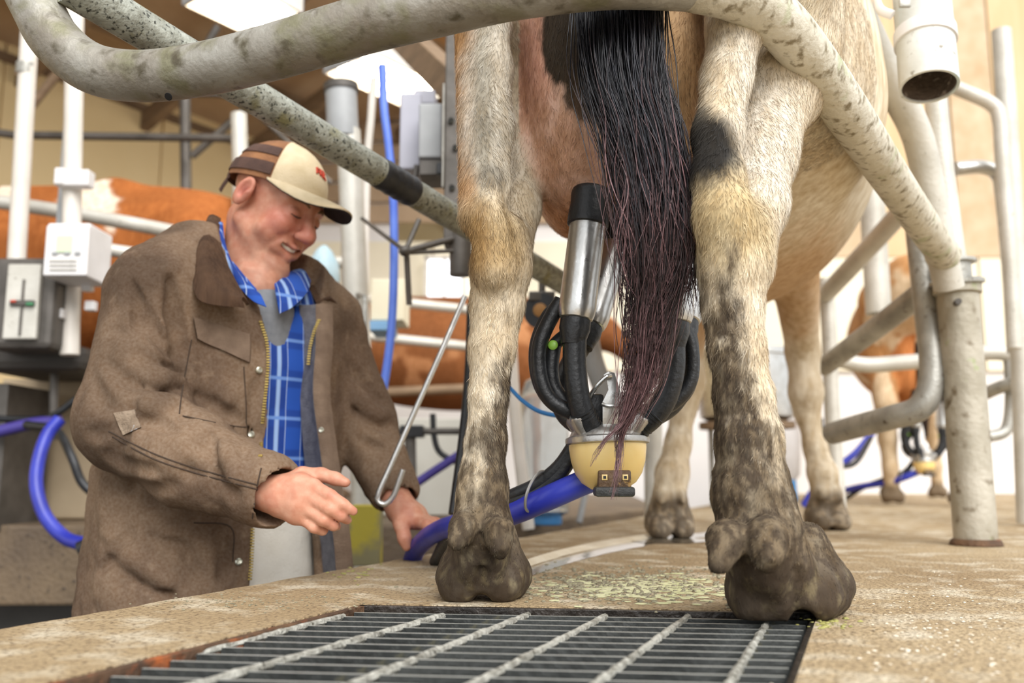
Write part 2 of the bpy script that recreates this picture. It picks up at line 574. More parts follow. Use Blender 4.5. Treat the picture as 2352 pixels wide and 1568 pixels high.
# ================================================================== main platform
VD = unit(G(1030, 1262) - G(0, 1441))            # direction of the platform edge
E0 = G(0, 1441)
def edge_at(t):
    return E0 + VD * t
A_ = G(828, 1386); B_ = G(1880, 1404)
RD = unit(G(1870, 1433) - G(1825, 1568)); LD = unit(A_ - G(100, 1568))
def along(p, d, Y):
    return p + d * ((Y - p[1]) / d[1])
C_ = along(B_, RD, 0.2); D_ = along(A_, LD, 0.2)
fl = MB()
tE = lambda Y: (Y - E0[1]) / VD[1]
ns = 160
eY = np.concatenate([np.linspace(-6.0, 0.5, 10), np.linspace(0.55, 3.2, ns), np.linspace(3.4, 9.0, 8)])
edge = np.array([edge_at(tE(y)) for y in eY])
edge[:, :2] += (np.array([[vnoise(np.array([y * 1.0, 3.1, 0.2]), 40) - 0.5] for y in eY])) * np.array([[0.012, 0.003]])
edge[:, 2] = np.array([-0.004 - 0.006 * vnoise(np.array([y, 0.4, 9.2]), 55) for y in eY])
inner = edge + np.array([0.012, -0.004, 0]); inner[:, 2] = 0
low = edge.copy(); low[:, 2] = -0.30
low2 = edge.copy(); low2[:, 2] = -0.02; low2[:, 0] -= 0.002
m = len(edge)
V = np.vstack([inner, edge, low2, low]); F = []
for i in range(m - 1):
    for k in range(3):
        F.append((k * m + i, k * m + i + 1, (k + 1) * m + i + 1, (k + 1) * m + i))
fl.add(V, F)
iA = int(np.argmin(abs(eY - 1.19))); iN = int(np.argmin(abs(eY - 0.55)))
RX = 7.0
top = [tuple(p) for p in inner]
n0 = len(top)
base = n0
pts = [tuple(A_), tuple(B_), tuple(C_), tuple(D_), (RX, B_[1], 0), (RX, C_[1], 0), (RX, 9.0, 0), (RX, -6.0, 0)]
fl.add(np.array(top + pts), [
    tuple([base + 3, base + 0] + list(range(iA, -1, -1)) + [base + 7, base + 5, base + 2])[0:0] or (base + 0, base + 1, base + 4, base + 6, *range(n0 - 1, iA - 1, -1)),
    (base + 1, base + 2, base + 5, base + 4),
    (base + 3, base + 0, *range(iA, iN - 1, -1)),
    (base + 2, base + 3, *range(iN, -1, -1), base + 7, base + 5)])
# hole walls
for a, b in ((A_, B_), (B_, C_), (C_, D_), (D_, A_)):
    a2 = a - [0, 0, .3]; b2 = b - [0, 0, .3]
    fl.add([a, b, b2, a2], [(0, 3, 2, 1)])
o = fl.build('floor', M_conc, smooth=False)
struct(o)
# drain under the grate
dr = MB(); dr.add(*box(((A_ + C_) / 2 + [0, 0, -.2]), (2.4, 1.6, .02)))
o = dr.build('floor', M_drain, smooth=False); struct(o)

# shallow joint in the slab beyond the grate and a raised broken lip
def strip_path(pts, w, z, name, mat, label, cat, h=0.004, kind=None):
    p = catmull(np.array([G(x, y) for x, y in pts]), 6)
    T = np.gradient(p, axis=0); T /= np.linalg.norm(T, axis=1)[:, None]
    S = np.c_[-T[:, 1], T[:, 0], 0 * T[:, 0]]
    ww = np.interp(np.linspace(0, 1, len(p)), np.linspace(0, 1, len(w)), w)
    ww = ww * (0.8 + 0.5 * vnoise(p, 30))
    L = p + S * ww[:, None]; R = p - S * ww[:, None]
    n = len(p)
    V = np.vstack([np.c_[L[:, :2], 0 * L[:, 2] + 0.0006], np.c_[p[:, :2], 0 * p[:, 2] + h], np.c_[R[:, :2], 0 * R[:, 2] + 0.0006]])
    V[:, 2] += z
    F = []
    for i in range(n - 1):
        for k in (0, 1):
            F.append((k * n + i, (k + 1) * n + i, (k + 1) * n + i + 1, k * n + i + 1))
    o = mk(name, V, F, mat)
    tag(o, label, cat, kind=kind)
    return o
M_water = pm('wet_film', '#8a8172', '#5f574b', 8, 0.06, bump=0.1, bscale=30, spec=0.8)
M_lime = pm('pale_scale', '#e2d9c6', '#c4b499', 12, 0.5, bump=0.4, bscale=60)
strip_path([(1195, 1322), (1290, 1290), (1400, 1262), (1520, 1238), (1660, 1225)], [0.018, .02, .03, .05, .06], 0, 'puddle', M_water, 'shallow wet channel on the concrete under the milking cluster', 'puddle', 0.0015)
strip_path([(1200, 1300), (1290, 1272), (1400, 1248), (1480, 1236)], [0.012, .02, .03, .01], 0, 'limescale_ridge', M_lime, 'pale broken ridge of limescale beside the wet channel', 'limescale', 0.010)
strip_path([(1470, 1246), (1540, 1243), (1620, 1240)], [0.05, .07, .04], 0.001, 'puddle', M_water, 'small puddle around the front hoof of the milked cow', 'puddle', 0.0015)

# ================================================================== grate
gr = thing('floor_grate', 'dark steel floor grate with caked cross bars under the hind hooves', 'grate', ((A_ + C_) / 2 * [1, 1, 0] + [0, 0, -.03]))
bd = unit(B_ - A_)
ang = math.atan2(bd[1], bd[0])
nb = 0
proto = None
y_step = 0.0345
perp = np.array([-bd[1], bd[0], 0])
def hit(p0, d0, p1, d1):
    M = np.array([[d0[0], -d1[0]], [d0[1], -d1[1]]])
    t = np.linalg.solve(M, (p1 - p0)[:2])
    return p0 + d0 * t[0]
for i in range(1, 27):
    o0 = A_ - perp * (y_step * i)
    l = hit(o0, bd, A_, LD); r = hit(o0, bd, B_, RD)
    l = l + bd * 0.012; r = r - bd * 0.012
    b = MB(); z = -0.021
    b.add(*beam([l[0], l[1], z], [r[0], r[1], z], 0.0048, 0.030))
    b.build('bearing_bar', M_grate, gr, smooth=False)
# welded cross bars, caked with dried muck
for (x0, y0, x1, y1) in ((470, 1480, 790, 1403), (740, 1477, 1018, 1402), (950, 1500, 1213, 1400), (1057, 1568, 1390, 1404), (1347, 1568, 1580, 1404), (1664, 1568, 1760, 1420), (300, 1475, 610, 1428)):
    p, q = G(x0, y0), G(x1, y1)
    d = unit(q - p); p = along(p, d, 0.28)
    n = 70
    t = np.linspace(0, 1, n)[:, None]
    pts_ = p * (1 - t) + q * t
    pts_[:, 2] = -0.0065
    rr = 0.0030 + 0.0024 * np.array([vnoise(np.array([x[0], x[1], 0.3]), 90) for x in pts_])
    b = MB(); b.add(*tube(pts_, rr, 7)); b.build('cross_bar', M_gratec, gr)
M_wetf = pm('wet_black_frame', '#3a332d', '#1f1b18', 25, 0.4, 0.2, bump=0.4, bscale=90)
for a, b2, w, fm in ((A_, B_, .010, M_wetf), (B_, C_, .006, M_wetf), (D_, A_, .010, M_rust)):
    d = unit(b2 - a); s = np.array([d[1], -d[0], 0]) * (w / 2 + 0.001)
    b = MB(); b.add(*beam(a + s + [0, 0, -.019], b2 + s + [0, 0, -.019], w, .036))
    b.build('frame_bar', fm, gr, smooth=False, bevel=0.001)

# green feed and muck crumbs, too many to count
def crumbs(name, cx, cy, sx, sy, n, size, mat, label, seed, flat=0.5, z0=0.0):
    r = np.random.default_rng(seed)
    mb = MB()
    for i in range(n):
        u, v_ = r.normal(0, 0.42, 2)
        p = G(cx + sx * u, cy + sy * v_)
        s = size * r.uniform(0.4, 1.3)
        k = 6
        a = np.linspace(0, 2 * math.pi, k, endpoint=False) + r.uniform(0, 6)
        rad = s * r.uniform(0.6, 1.3, k)
        ring = np.c_[p[0] + np.cos(a) * rad, p[1] + np.sin(a) * rad, np.full(k, z0 + 0.0004)]
        topp = np.c_[p[0] + np.cos(a) * rad * .5, p[1] + np.sin(a) * rad * .5, np.full(k, z0 + s * flat)]
        mb.add(np.vstack([ring, topp]), [(j, (j + 1) % k, k + (j + 1) % k, k + j) for j in range(k)] + [tuple(range(k, 2 * k))])
    o = mb.build(name, mat)
    tag(o, label, 'muck', kind='stuff')
    return o
M_feedg = pm('green_feed', '#b5b066', '#847f48', 60, 0.5, bump=0.3)
M_feedw = pm('pale_splash', '#e6e6b8', '#c8cc96', 40, 0.25, bump=0.2)
M_muck = pm('grey_muck', '#a59d82', '#77705a', 60, 0.5, bump=0.5)
crumbs('muck_crumbs', 1440, 1342, 360, 50, 900, 0.0040, M_muck, 'grey-brown muck crumbs behind the grate between the hind hooves', 1, .55)
crumbs('wet_feed', 1470, 1350, 260, 34, 420, 0.0095, M_feedw, 'pale yellow-green wet splash behind the grate', 2, .12)
crumbs('feed_flecks', 815, 1320, 70, 22, 26, 0.004, M_feedg, 'yellow-green feed flecks on the platform edge', 3, .4)
crumbs('grit', 2160, 1430, 260, 170, 240, 0.0022, M_lime, 'pale grit scattered on the concrete beside the grate', 4, .6)
crumbs('straw_flecks', 1905, 1432, 70, 16, 40, 0.0035, M_feedg, 'yellow-green straw flecks around the hoof at the corner of the grate', 6, .5)
crumbs('grit', 620, 1382, 330, 22, 160, 0.002, M_muck, 'brown grit on the concrete along the platform edge', 5, .6)
# ================================================================== the cow being milked
CO = np.array([0.145, 1.12, 0.0]); CDIR = unit([0.33, 0.944, 0]); CR = np.array([CDIR[1], -CDIR[0], 0])
def C(l, w, z):
    return CO + CDIR * l + CR * w + np.array([0, 0, z])
xs = axis_pts(-0.42, 1.62, 0.017, [(-0.14, 0.50, 0.0052)])
ys = axis_pts(0.90, 3.75, 0.017, [(0.93, 1.40, 0.0052)])
zs = axis_pts(-0.02, 1.58, 0.017, [(-0.02, 0.90, 0.0052)])
fd = Field(xs, ys, zs)
# trunk
CX = np.array([CDIR, CR, [0, 0, 1.0]])
fd.ell(C(1.02, .02, .98), (.80, .375, .40), 0.1, ax=CX)
fd.ell(C(.68, .03, .97), (.45, .29, .34), 0.12, ax=CX)
fd.ell(C(.18, .0, 1.18), (.36, .24, .20), 0.12, ax=CX)
fd.cone(C(-.06, 0, 1.24), C(.5, 0, 1.38), .08, .07, 0.12)
fd.cone(C(.5, 0, 1.32), C(1.5, 0, 1.33), .09, .10, 0.12)
fd.ell(C(1.52, 0, 1.05), (.30, .24, .34), 0.12, ax=CX)
fd.cone(C(1.66, 0, 1.2), C(2.0, -.05, 1.18), .17, .11, 0.1)
fd.cone(C(2.0, -.05, 1.2), C(2.32, -.1, .98), .11, .062, 0.05)
fd.cone(C(1.98, .06, 1.28), C(1.93, .24, 1.26), .035, .02, 0.03)
fd.cone(C(1.98, -.16, 1.28), C(1.93, -.34, 1.26), .035, .02, 0.03)
# thighs
for s in (-1, 1):
    fd.cone(C(.10, s * .16, 1.12), C(.20, s * .19, .90), .11, .09, 0.08)
# ---- hind leg chains, read off the photograph, at their real distance
def LP(px, py, Y, hw):
    return P(px, py, Y), hw * Y / FPX * 1.0
def leg(rows, k=0.02, **kw):
    pr = [LP(*r) for r in rows]
    fd.chain([p for p, _ in pr], [r for _, r in pr], k, **kw)
# rear leg beside the person
leg([(1110, 1262, 1.225, 56), (1108, 1205, 1.22, 64), (1108, 1120, 1.225, 56), (1116, 1010, 1.23, 45), (1122, 905, 1.232, 43), (1130, 800, 1.235, 53), (1142, 700, 1.24, 62), (1148, 610, 1.24, 66), (1150, 545, 1.24, 62)], 0.012)
leg([(1136, 620, 1.20, 50), (1122, 500, 1.195, 42), (1130, 420, 1.215, 40), (1136, 300, 1.235, 44), (1128, 160, 1.25, 48), (1122, 40, 1.26, 52), (1120, -140, 1.28, 90)], 0.02)
leg([(1155, 620, 1.25, 62), (1188, 480, 1.31, 52), (1190, 360, 1.36, 60), (1180, 150, 1.40, 90), (1190, -100, 1.42, 130)], 0.02)
fd.cone(P(1082, 500, 1.21), P(1088, 60, 1.30), .016, .03, 0.03)
# fetlock, pastern, claws
def hoofpair(cx, yb, Y, halfw, spread, z1, toe, turn=0.0):
    """two claws from heel (near) to toe (away)"""
    for s in (-1, 1):
        h = P(cx + s * spread, yb, Y); h[2] = 0
        d = unit([math.sin(turn + s * 0.12), math.cos(turn + s * 0.12), 0])
        r = halfw * Y / FPX
        fd.cone(h + [0, 0, r * .78], h + d * toe * .55 + [0, 0, r * .9], r, r * 1.0, 0.008)
        fd.cone(h + d * toe * .4 + [0, 0, r * .9], h + d * toe + [0, 0, r * .35], r * .95, r * .45, 0.012)
        fd.cone(h + d * .03 + [0, 0, r * 1.1], h * [1, 1, 0] + d * .03 + [0, 0, z1] - [s * spread * .45 * Y / FPX, 0, 0], r * .9, r * .9, 0.02)
hoofpair(1103, 1385, 1.245, 51, 47, .085, .105, 0.1)
leg([(1100, 1300, 1.235, 62), (1108, 1240, 1.225, 62)], 0.015)
fd.cone(P(1066, 1210, 1.180), P(1046, 1250, 1.166), .021, .012, 0.008)
fd.cone(P(1145, 1222, 1.178), P(1150, 1268, 1.165), .021, .013, 0.008)
_x = P(1105, 1385, 1.245)[0]
fd.cone([_x, 1.203, -.004], [_x + .002, 1.200, .052], .015, .005, 0.008, sub=True)
fd.cone([_x, 1.19, -.002], [_x + .004, 1.27, -.002], .015, .010, 0.006, sub=True)
fd.cone(P(1020, 1292, 1.15), P(1190, 1300, 1.15), .012, .012, 0.02, sub=True)
# rear leg at the grate's corner, toed out
leg([(1765, 1290, 1.075, 86), (1745, 1225, 1.075, 92), (1726, 1130, 1.08, 86), (1720, 1010, 1.085, 74), (1708, 910, 1.09, 66), (1692, 800, 1.095, 64), (1682, 700, 1.10, 70), (1684, 610, 1.11, 80), (1686, 540, 1.12, 82)], 0.012)
leg([(1680, 610, 1.085, 70), (1664, 500, 1.075, 66), (1650, 410, 1.09, 58), (1648, 310, 1.11, 56), (1668, 180, 1.14, 58), (1690, 60, 1.16, 68), (1700, -140, 1.2, 110)], 0.02)
leg([(1700, 600, 1.13, 70), (1738, 470, 1.17, 66), (1745, 360, 1.22, 80), (1770, 200, 1.28, 110), (1790, 0, 1.34, 150)], 0.03)
hoofpair(1804, 1432, 1.095, 67, 64, .08, .11, 0.45)
leg([(1800, 1370, 1.115, 92), (1775, 1300, 1.09, 88)], 0.015)
fd.cone(P(1668, 1240, 1.030), P(1652, 1290, 1.014), .024, .014, 0.008)
fd.cone(P(1762, 1238, 1.020), P(1768, 1292, 1.000), .027, .017, 0.008)
_x = P(1806, 1432, 1.095)[0]
fd.cone([_x, 1.045, -.004], [_x - .004, 1.038, .062], .018, .006, 0.010, sub=True)
fd.cone([_x, 1.03, -.002], [_x + .03, 1.13, -.002], .019, .012, 0.006, sub=True)
fd.cone(P(1690, 1322, .975), P(1850, 1335, .985), .012, .012, 0.025, sub=True)
# tendon grooves
fd.cone(P(1160, 760, 1.15), P(1150, 1060, 1.15), .012, .010, 0.02, sub=True)
fd.cone(P(1178, 480, 1.19), P(1172, 330, 1.20), .012, .008, 0.02, sub=True)
fd.cone(P(1725, 800, .985), P(1750, 1080, .975), .014, .010, 0.03, sub=True)
fd.cone(P(1700, 430, 1.0), P(1705, 200, 1.04), .014, .014, 0.03, sub=True)
# udder
fd.ell(P(1318, 190, 1.40), (.098, .19, .262), 0.03)
fd.ell(P(1492, 190, 1.40), (.098, .19, .262), 0.03)
fd.ell(P(1400, 60, 1.40), (.15, .17, .2), 0.05)
fd.ell(P(1405, 330, 1.50), (.12, .18, .12), 0.05)
# teats (inside the cups)
TEATS = [(1362, 468, 1.30), (1556, 486, 1.30), (1432, 520, 1.44), (1598, 520, 1.44)]
for x, y, Y in TEATS:
    p = P(x, y, Y); fd.cone(p + [0, .02, .07], p, .02, .014, 0.02)
# front legs
fl_foot = np.array([.425, 2.43, 0.0]); fr_foot = np.array([.965, 2.76, 0.0])
def front(f, sh, bend):
    x, y = f[0], f[1]
    fd.chain([f + [0.0, .02, .10], f + [bend * .2, .02, .17], f + [bend * .6, .03, .25], f + [bend, .04, .36], f + [bend * 1.1, .03, .42], f + [bend * 1.2, 0.03, .55], sh],
             [.038, .042, .033, .036, .05, .05, .075], 0.03)
    for s in (-1, 1):
        d = unit([.25 + s * .15, 1, 0]) * -1
        h = f + [s * .03, .03, 0]
        fd.cone(h + [0, .02, .03], h + [0, -.05, .026], .034, .03, .01)
        fd.cone(h + [0, 0, .05], f + [s * .01, .02, .11], .035, .036, .02)
        fd.cone(f + [s * .025, -.02, .115], f + [s * .028, -.03, .095], .016, .010, .008)
front(fl_foot, C(1.42, -.15, .80), .05)
front(fr_foot, C(1.50, .17, .80), -.04)
# flank fold to the stifle, brisket
fd.cone(C(.34, .19, .80), C(.62, .22, .84), .07, .12, 0.12)
fd.cone(C(.34, -.19, .80), C(.62, -.22, .84), .07, .12, 0.12)
fd.cone(C(1.45, 0, .72), C(1.85, 0, .85), .07, .06, 0.1)
# tail dock
fd.chain([C(-.02, 0, 1.28), C(-.12, 0, 1.15), P(1420, -150, 1.12), P(1428, 60, 1.12)], [.04, .03, .024, .018], 0.02)
fd.noise(0.0034, 75, [-.14, .93, 0], [.5, 1.5, .30])
fd.above(0.0)
cv, cf = fd.mesh()
cv = relax(cv, cf, 1, 0.4)
del fd
cn, ca = vnormals(cv, cf)

def pix(p):
    """photograph coordinates of points, used to read coat markings"""
    d = p - np.array([0, 0, CAM_H])
    dep = d[:, 1] * CP + d[:, 2] * SP
    up = -d[:, 1] * SP + d[:, 2] * CP
    return 1176 + FPX * d[:, 0] / dep, 784 - FPX * up / dep

def cow_colour(p):
    n1 = fbm(p, 14, 4); n2 = fbm(p + 5, 55, 3); n3 = fbm(p * [1, 1, .45] + 9, 110, 3); n4 = fbm(p * [1, 1, .4] + 2, 210, 3)
    c = np.tile(lin('#e6dcc8'), (len(p), 1))
    def lay(col, w):
        nonlocal c
        w = np.clip(w, 0, 1)[:, None]; c = c * (1 - w) + lin(col) * w
    def blob(q, r, soft=0.35, nz=0.5):
        q = np.asarray(q); r = np.asarray(r, float)
        d = np.sqrt((((p - q) / r) ** 2).sum(1)) + (n1 - 0.5) * nz + (n2 - .5) * nz * .5
        return 1 - sstep(1 - soft, 1 + soft, d)
    lay('#cbb795', sstep(.44, .62, n1) * .45)
    # tan body beyond the shoulder, orange brisket and outer edges
    l = (p - CO) @ CDIR; w = (p - CO) @ CR
    lay('#cf9c62', sstep(1.05, 1.6, l + (n1 - .5) * .5) * .8 * sstep(.55, .8, p[:, 2]))
    lay('#c58f58', sstep(.50, .45, p[:, 2]) * 0)
    lay('#c9a47a', blob(C(1.2, .05, .60), (.5, .5, .11)) * .8)
    lay('#c99659', sstep(-.040, -.056, p[:, 0] + (n1 - .5) * .02) * sstep(.45, .6, p[:, 2]) * .9)
    # pale grey gaskins
    lay('#e2ded4', blob(P(1130, 240, 1.24), (.05, .1, .14)) * .8)
    lay('#a5a092', blob(P(1110, 230, 1.22), (.014, .1, .16), .6) * .7)
    lay('#e4ded2', blob(P(1760, 330, 1.14), (.07, .2, .16)) * .9)
    # buff hocks
    lay('#c0a87e', blob(P(1130, 560, 1.2), (.055, .07, .06), .5) * .9)
    lay('#cbb88e', blob(P(1670, 500, 1.08), (.07, .09, .07), .5) * .85)
    lay('#a07d4c', blob(P(1100, 560, 1.2), (.02, .07, .05), .5) * .8)
    # udder
    u = blob(P(1400, 180, 1.38), (.165, .26, .30), .08, .12) * sstep(1.47, 1.40, p[:, 1]) 
    fu = np.maximum(np.clip(u, 0, 1), 0)
    inside = (np.abs(p[:, 0] - P(1402, 200, 1.3)[0]) < .1405) & (p[:, 2] > .5)
    fu = fu * inside
    lay('#f2cdbb', fu)
    lay('#e0b498', fu * sstep(.42, .6, n1) * .8)
    lay('#d39560', fu * sstep(.62, .55, p[:, 2]) * .8)
    lay('#d3a08c', fu * blob(P(1230, 120, 1.25), (.03, .2, .08), .6) * .8)
    lay('#c0a078', fu * blob(P(1560, 120, 1.22), (.045, .2, .16), .5) * .95)
    # manure on the udder beside the tail, black patch above the hock
    lay('#3f362c', np.clip(blob(P(1300, 60, 1.22), (.035, .2, .09), .12, .9) * sstep(.35, .5, n1 + .2), 0, 1))
    lay('#4c4033', blob(P(1335, 190, 1.22), (.024, .2, .05), .15, 1.1) * .9)
    lay('#2c2a28', blob(P(1622, 345, 1.08), (.042, .12, .055), .35, .5))
    lay('#3a3733', blob(P(1596, 270, 1.08), (.022, .12, .05), .5, .5) * .8)
    lay('#46413a', blob(P(1130, 400, 1.19), (.018, .03, .018), .5, .8) * .5)
    # mud on the lower legs, higher on the side facing the other leg
    hind = p[:, 1] < 1.62
    lim = np.where(p[:, 0] > .12, .165 + .20 * sstep(.31, .255, p[:, 0]), .15 + .15 * sstep(-.055, .0, p[:, 0]))
    mud = sstep(.11, -.06, p[:, 2] - lim + (n1 - .5) * .22 + (n3 - .5) * .20) * hind
    lay('#786b58', np.clip(mud * 1.3, 0, 1) * np.maximum(sstep(.25, .6, n2 + .15), sstep(.24, .16, p[:, 2])))
    lay('#463c32', mud * sstep(.42, .58, n2 * .3 + n4 * .7 + mud * .05) * .9)
    lay('#a89c86', mud * sstep(.62, .74, n2) * .4)
    dark = sstep(.085, .05, p[:, 2] + (n1 - .5) * .03) * hind
    lay('#4f453b', dark * .85)
    lay('#8b8064', dark * sstep(.55, .7, n3) * .6); lay('#443a30', dark * sstep(.56, .44, n2) * .6)
    sp = sstep(.68, .74, n3 * .6 + n2 * .4) * sstep(.55, .3, p[:, 2]) * hind
    lay('#463d33', sp * .8)
    fr = ~hind
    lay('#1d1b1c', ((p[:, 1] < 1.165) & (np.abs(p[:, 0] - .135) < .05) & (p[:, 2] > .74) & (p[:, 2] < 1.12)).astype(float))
    lay('#6a5f52', fr * sstep(.15, .08, p[:, 2] + (n1 - .5) * .08) * .95)
    lay('#b8a890', fr * sstep(.55, .2, p[:, 2]) * sstep(.5, .65, n3) * .6)
    return c
cc = cow_colour(cv)
M_coat = pm('short_coat', '#ffffff', '#d8cdbd', 60, 0.85, bump=0.35, bscale=190, attr=True, spec=0.2, stretch=(1, 1, .3), bdist=0.004)
cow = mk('dairy_cow', cv, cf, M_coat, None, True, col=cc, wpos=CO)
tag(cow, 'cream and tan dairy cow with muddy legs, seen from behind while being milked', 'cow')
# ---- short hair
def sample_fur(v, f, n, area, colour, mask, N, count, seed, Lr, wr, flowf, lift=.35):
    r = np.random.default_rng(seed)
    fc = v[f].mean(1)
    wgt = area * mask(fc)
    pick = r.choice(len(f), count, p=wgt / wgt.sum())
    u = r.random((count, 2))
    a, b, c_, d = (v[f[pick, i]] for i in range(4))
    root = (a * (1 - u[:, :1]) + b * u[:, :1]) * (1 - u[:, 1:]) + (d * (1 - u[:, :1]) + c_ * u[:, :1]) * u[:, 1:]
    nr = N[f[pick, 0]]
    flow = flowf(root) + r.normal(0, .28, (count, 3))
    L = r.uniform(*Lr, count) * (0.42 + 0.58 * sstep(.06, .30, root[:, 2])); w = r.uniform(*wr, count)
    col = colour(root) * r.uniform(.62, 1.32, (count, 1))
    return fur_mesh(root - nr * .0006, nr, flow, L, w, np.clip(col, 0, 1), lift)
def flow_down(p):
    f = np.zeros_like(p); f[:, 2] = -1
    q = (fbm(p, 9, 2) - .5) * 1.6
    f[:, 0] = q; f[:, 1] = (fbm(p + 3, 9, 2) - .5) * 1.2
    return f
near = lambda q: ((q[:, 1] < 1.5) & (q[:, 2] < 1.0) & (q[:, 2] > .022)).astype(float) * np.where((q[:, 2] > .55) & (abs(q[:, 0] - .14) < .13), .55, 1.0)
fv, ff, fcx = sample_fur(cv, cf, None, ca, cow_colour, near, cn, 135000, 5, (.007, .015), (.00028, .00055), flow_down, .30)
M_fur = pm('hair_strands', '#ffffff', '#cfc4b4', 40, 0.7, bump=0, attr=True, spec=0.25)
fur = mk('short_hair', fv, ff, M_fur, cow, True, col=fcx)
fur['kind'] = 'stuff'
# mud tags hanging in the hair
# ---- tail switch
def switch(rows, n, seed, colf, r0, name, parent, spread=1.0, wav=.009, endr=(0.55, 1.0)):
    r = np.random.default_rng(seed)
    K = len(rows)
    cen = catmull(np.array([list(P(x, y, Y)) + [hw * Y / FPX] for x, y, Y, hw in rows]), 5)
    m = len(cen)
    mb_v = []; mb_f = []; mb_c = []; off = 0
    ncl = 26
    clump = r.random((ncl, 2))
    for i in range(n):
        ci = r.integers(ncl)
        ang = clump[ci, 0] * 2 * math.pi; rad = math.sqrt(clump[ci, 1])
        ua = math.cos(ang) * rad; ub = math.sin(ang) * rad
        ja, jb = r.normal(0, .22, 2)
        end = int(m * r.uniform(*endr)); st = int(r.uniform(0, .12) * m) if r.random() < .5 else 0
        if end - st < 6: continue
        seg = cen[st:end]
        t = np.linspace(0, 1, len(seg))
        conv = 1 - .55 * t
        a = ua + ja * conv; b = ub + jb * conv
        ph = r.uniform(0, 6.28, 3); fr = r.uniform(3, 9)
        wob = wav * (np.sin(t * fr + ph[0]) + .6 * np.sin(t * fr * 2.3 + ph[1])) * (0.3 + t)
        wob2 = wav * (np.sin(t * fr * .8 + ph[2]))
        pts = seg[:, :3].copy()
        pts[:, 0] += a * seg[:, 3] * spread + wob
        pts[:, 1] += b * seg[:, 3] * .45 + wob2
        rr = r0 * r.uniform(.5, 1.3) * (1 - .75 * t ** 2)
        v, f = tube(pts, rr, 3, False)
        mb_v.append(v); mb_f.append(np.array(f) + off); off += len(v)
        tt = np.repeat(t * (end / m), 3)
        base = colf(tt, r.random(), pts)
        mb_c.append(base)
    return mk(name, np.vstack(mb_v), np.vstack(mb_f), M_tail, parent, True, col=np.vstack(mb_c))
M_tail = pm('tail_hair', '#ffffff', '#b5a9a8', 90, 0.30, bump=0, attr=True, spec=0.7)
def tcol(t, k, pts):
    a = lin('#22242d'); b = lin('#35292b'); c = lin('#806264')
    w = sstep(.28, .50, t + (k - .5) * .25)[:, None]
    w2 = sstep(.45, .82, t + (k - .5) * .3)[:, None]
    col = a * (1 - w) + b * w
    col = col * (1 - w2) + c * w2
    return col * (.6 + 1.2 * k)
T1 = [(1418, -260, 1.12, 70), (1420, -60, 1.115, 86), (1424, 80, 1.11, 88), (1432, 200, 1.11, 88), (1462, 310, 1.11, 84), (1484, 420, 1.115, 82), (1496, 520, 1.12, 82), (1502, 620, 1.13, 80), (1494, 710, 1.14, 62), (1484, 800, 1.15, 46), (1470, 880, 1.16, 32), (1444, 950, 1.17, 18), (1424, 1010, 1.18, 10), (1418, 1080, 1.18, 8), (1400, 1165, 1.18, 12)]
switch(T1, 900, 11, tcol, .00095, 'tail_switch', cow, endr=(.55, .86))
switch(T1[:9], 420, 12, tcol, .0010, 'tail_switch', cow, spread=1.08, endr=(.8, 1.0))
T2 = [(1505, 150, 1.12, 25), (1530, 300, 1.12, 34), (1556, 420, 1.125, 36), (1576, 520, 1.13, 30), (1588, 600, 1.13, 22), (1588, 680, 1.14, 14), (1600, 740, 1.14, 12)]
switch(T2, 150, 13, lambda t, k, p: tcol(np.clip(t + .15, 0, 1), k, p), .0008, 'tail_switch', cow, endr=(.6, 1.0), wav=.004)
switch(T1[9:], 60, 14, lambda t, k, p: tcol(np.clip(t * .3 + .7, 0, 1), k, p), .0008, 'tail_wisp', cow, endr=(.7, 1.0), wav=.002)
T3 = [(1470, 880, 1.15, 20), (1430, 970, 1.16, 8), (1385, 1020, 1.16, 5), (1352, 1085, 1.16, 4)]
switch(T3, 26, 15, lambda t, k, p: tcol(np.clip(t * .2 + .75, 0, 1), k, p), .0006, 'tail_wisp', cow, endr=(.7, 1.0), wav=.0015)
# ================================================================== milking cluster
M_bowl = pm('amber_bowl', '#f6dc9c', '#ecc878', 10, 0.28, bump=0.05, spec=0.6)
M_bowl.node_tree.nodes['Principled BSDF'].inputs['Subsurface Weight'].default_value = 0.25
M_bowl.node_tree.nodes['Principled BSDF'].inputs['Subsurface Radius'].default_value = (.02, .014, .006)
M_alu = pm('dull_aluminium', '#c9c7c4', '#a5a29d', 25, 0.33, 0.85, bump=0.12, bscale=90, spots='#77726a', sscale=70, samt=(.66, .76))
M_block = pm('brown_valve', '#7a5f44', '#4f3d2c', 40, 0.6, bump=0.4, spots='#b08a4a', sscale=60)
M_darkblk = pm('dark_valve_foot', '#4a4a48', '#2d2d2c', 40, 0.5, bump=0.3)
CL = P(1395, 1018, 1.32)
cl = thing('milking_cluster', 'milking cluster with amber bowl, four steel teat cups and black hoses on the udder', 'milking cluster', CL - [0, 0, .075])
rb = PX(87, 1.32)
up = unit([-.02, 0.03, 1])
b = MB(); b.add(*lathe([(0.012, -.068), (.026, -.066), (rb * .70, -.057), (rb * .86, -.044), (rb * .96, -.026), (rb, -.008), (rb, .002), (rb * .96, .004)], CL, up, 40)); bowl = b.build('bowl', M_bowl, cl)
b = MB(); b.add(*lathe([(rb * 1.0, -.002), (rb * 1.085, 0), (rb * 1.095, .004), (rb * 1.08, .008), (rb * .98, .0105), (rb * .93, .017), (.040, .024), (.026, .030), (.001, .031)], CL, up, 40)); lid = b.build('lid', M_alu, cl)
for s in (-1, 1):   # hose nipples on the lid
    for q in (-1, 1):
        b = MB(); d = unit([s * .55, q * .45, .8]); b.add(*lathe([(.016, -.02), (.015, .026), (.012, .03)], CL + [s * .032, q * .026, .018], d, 16)); b.build('nipple', M_alu, lid)
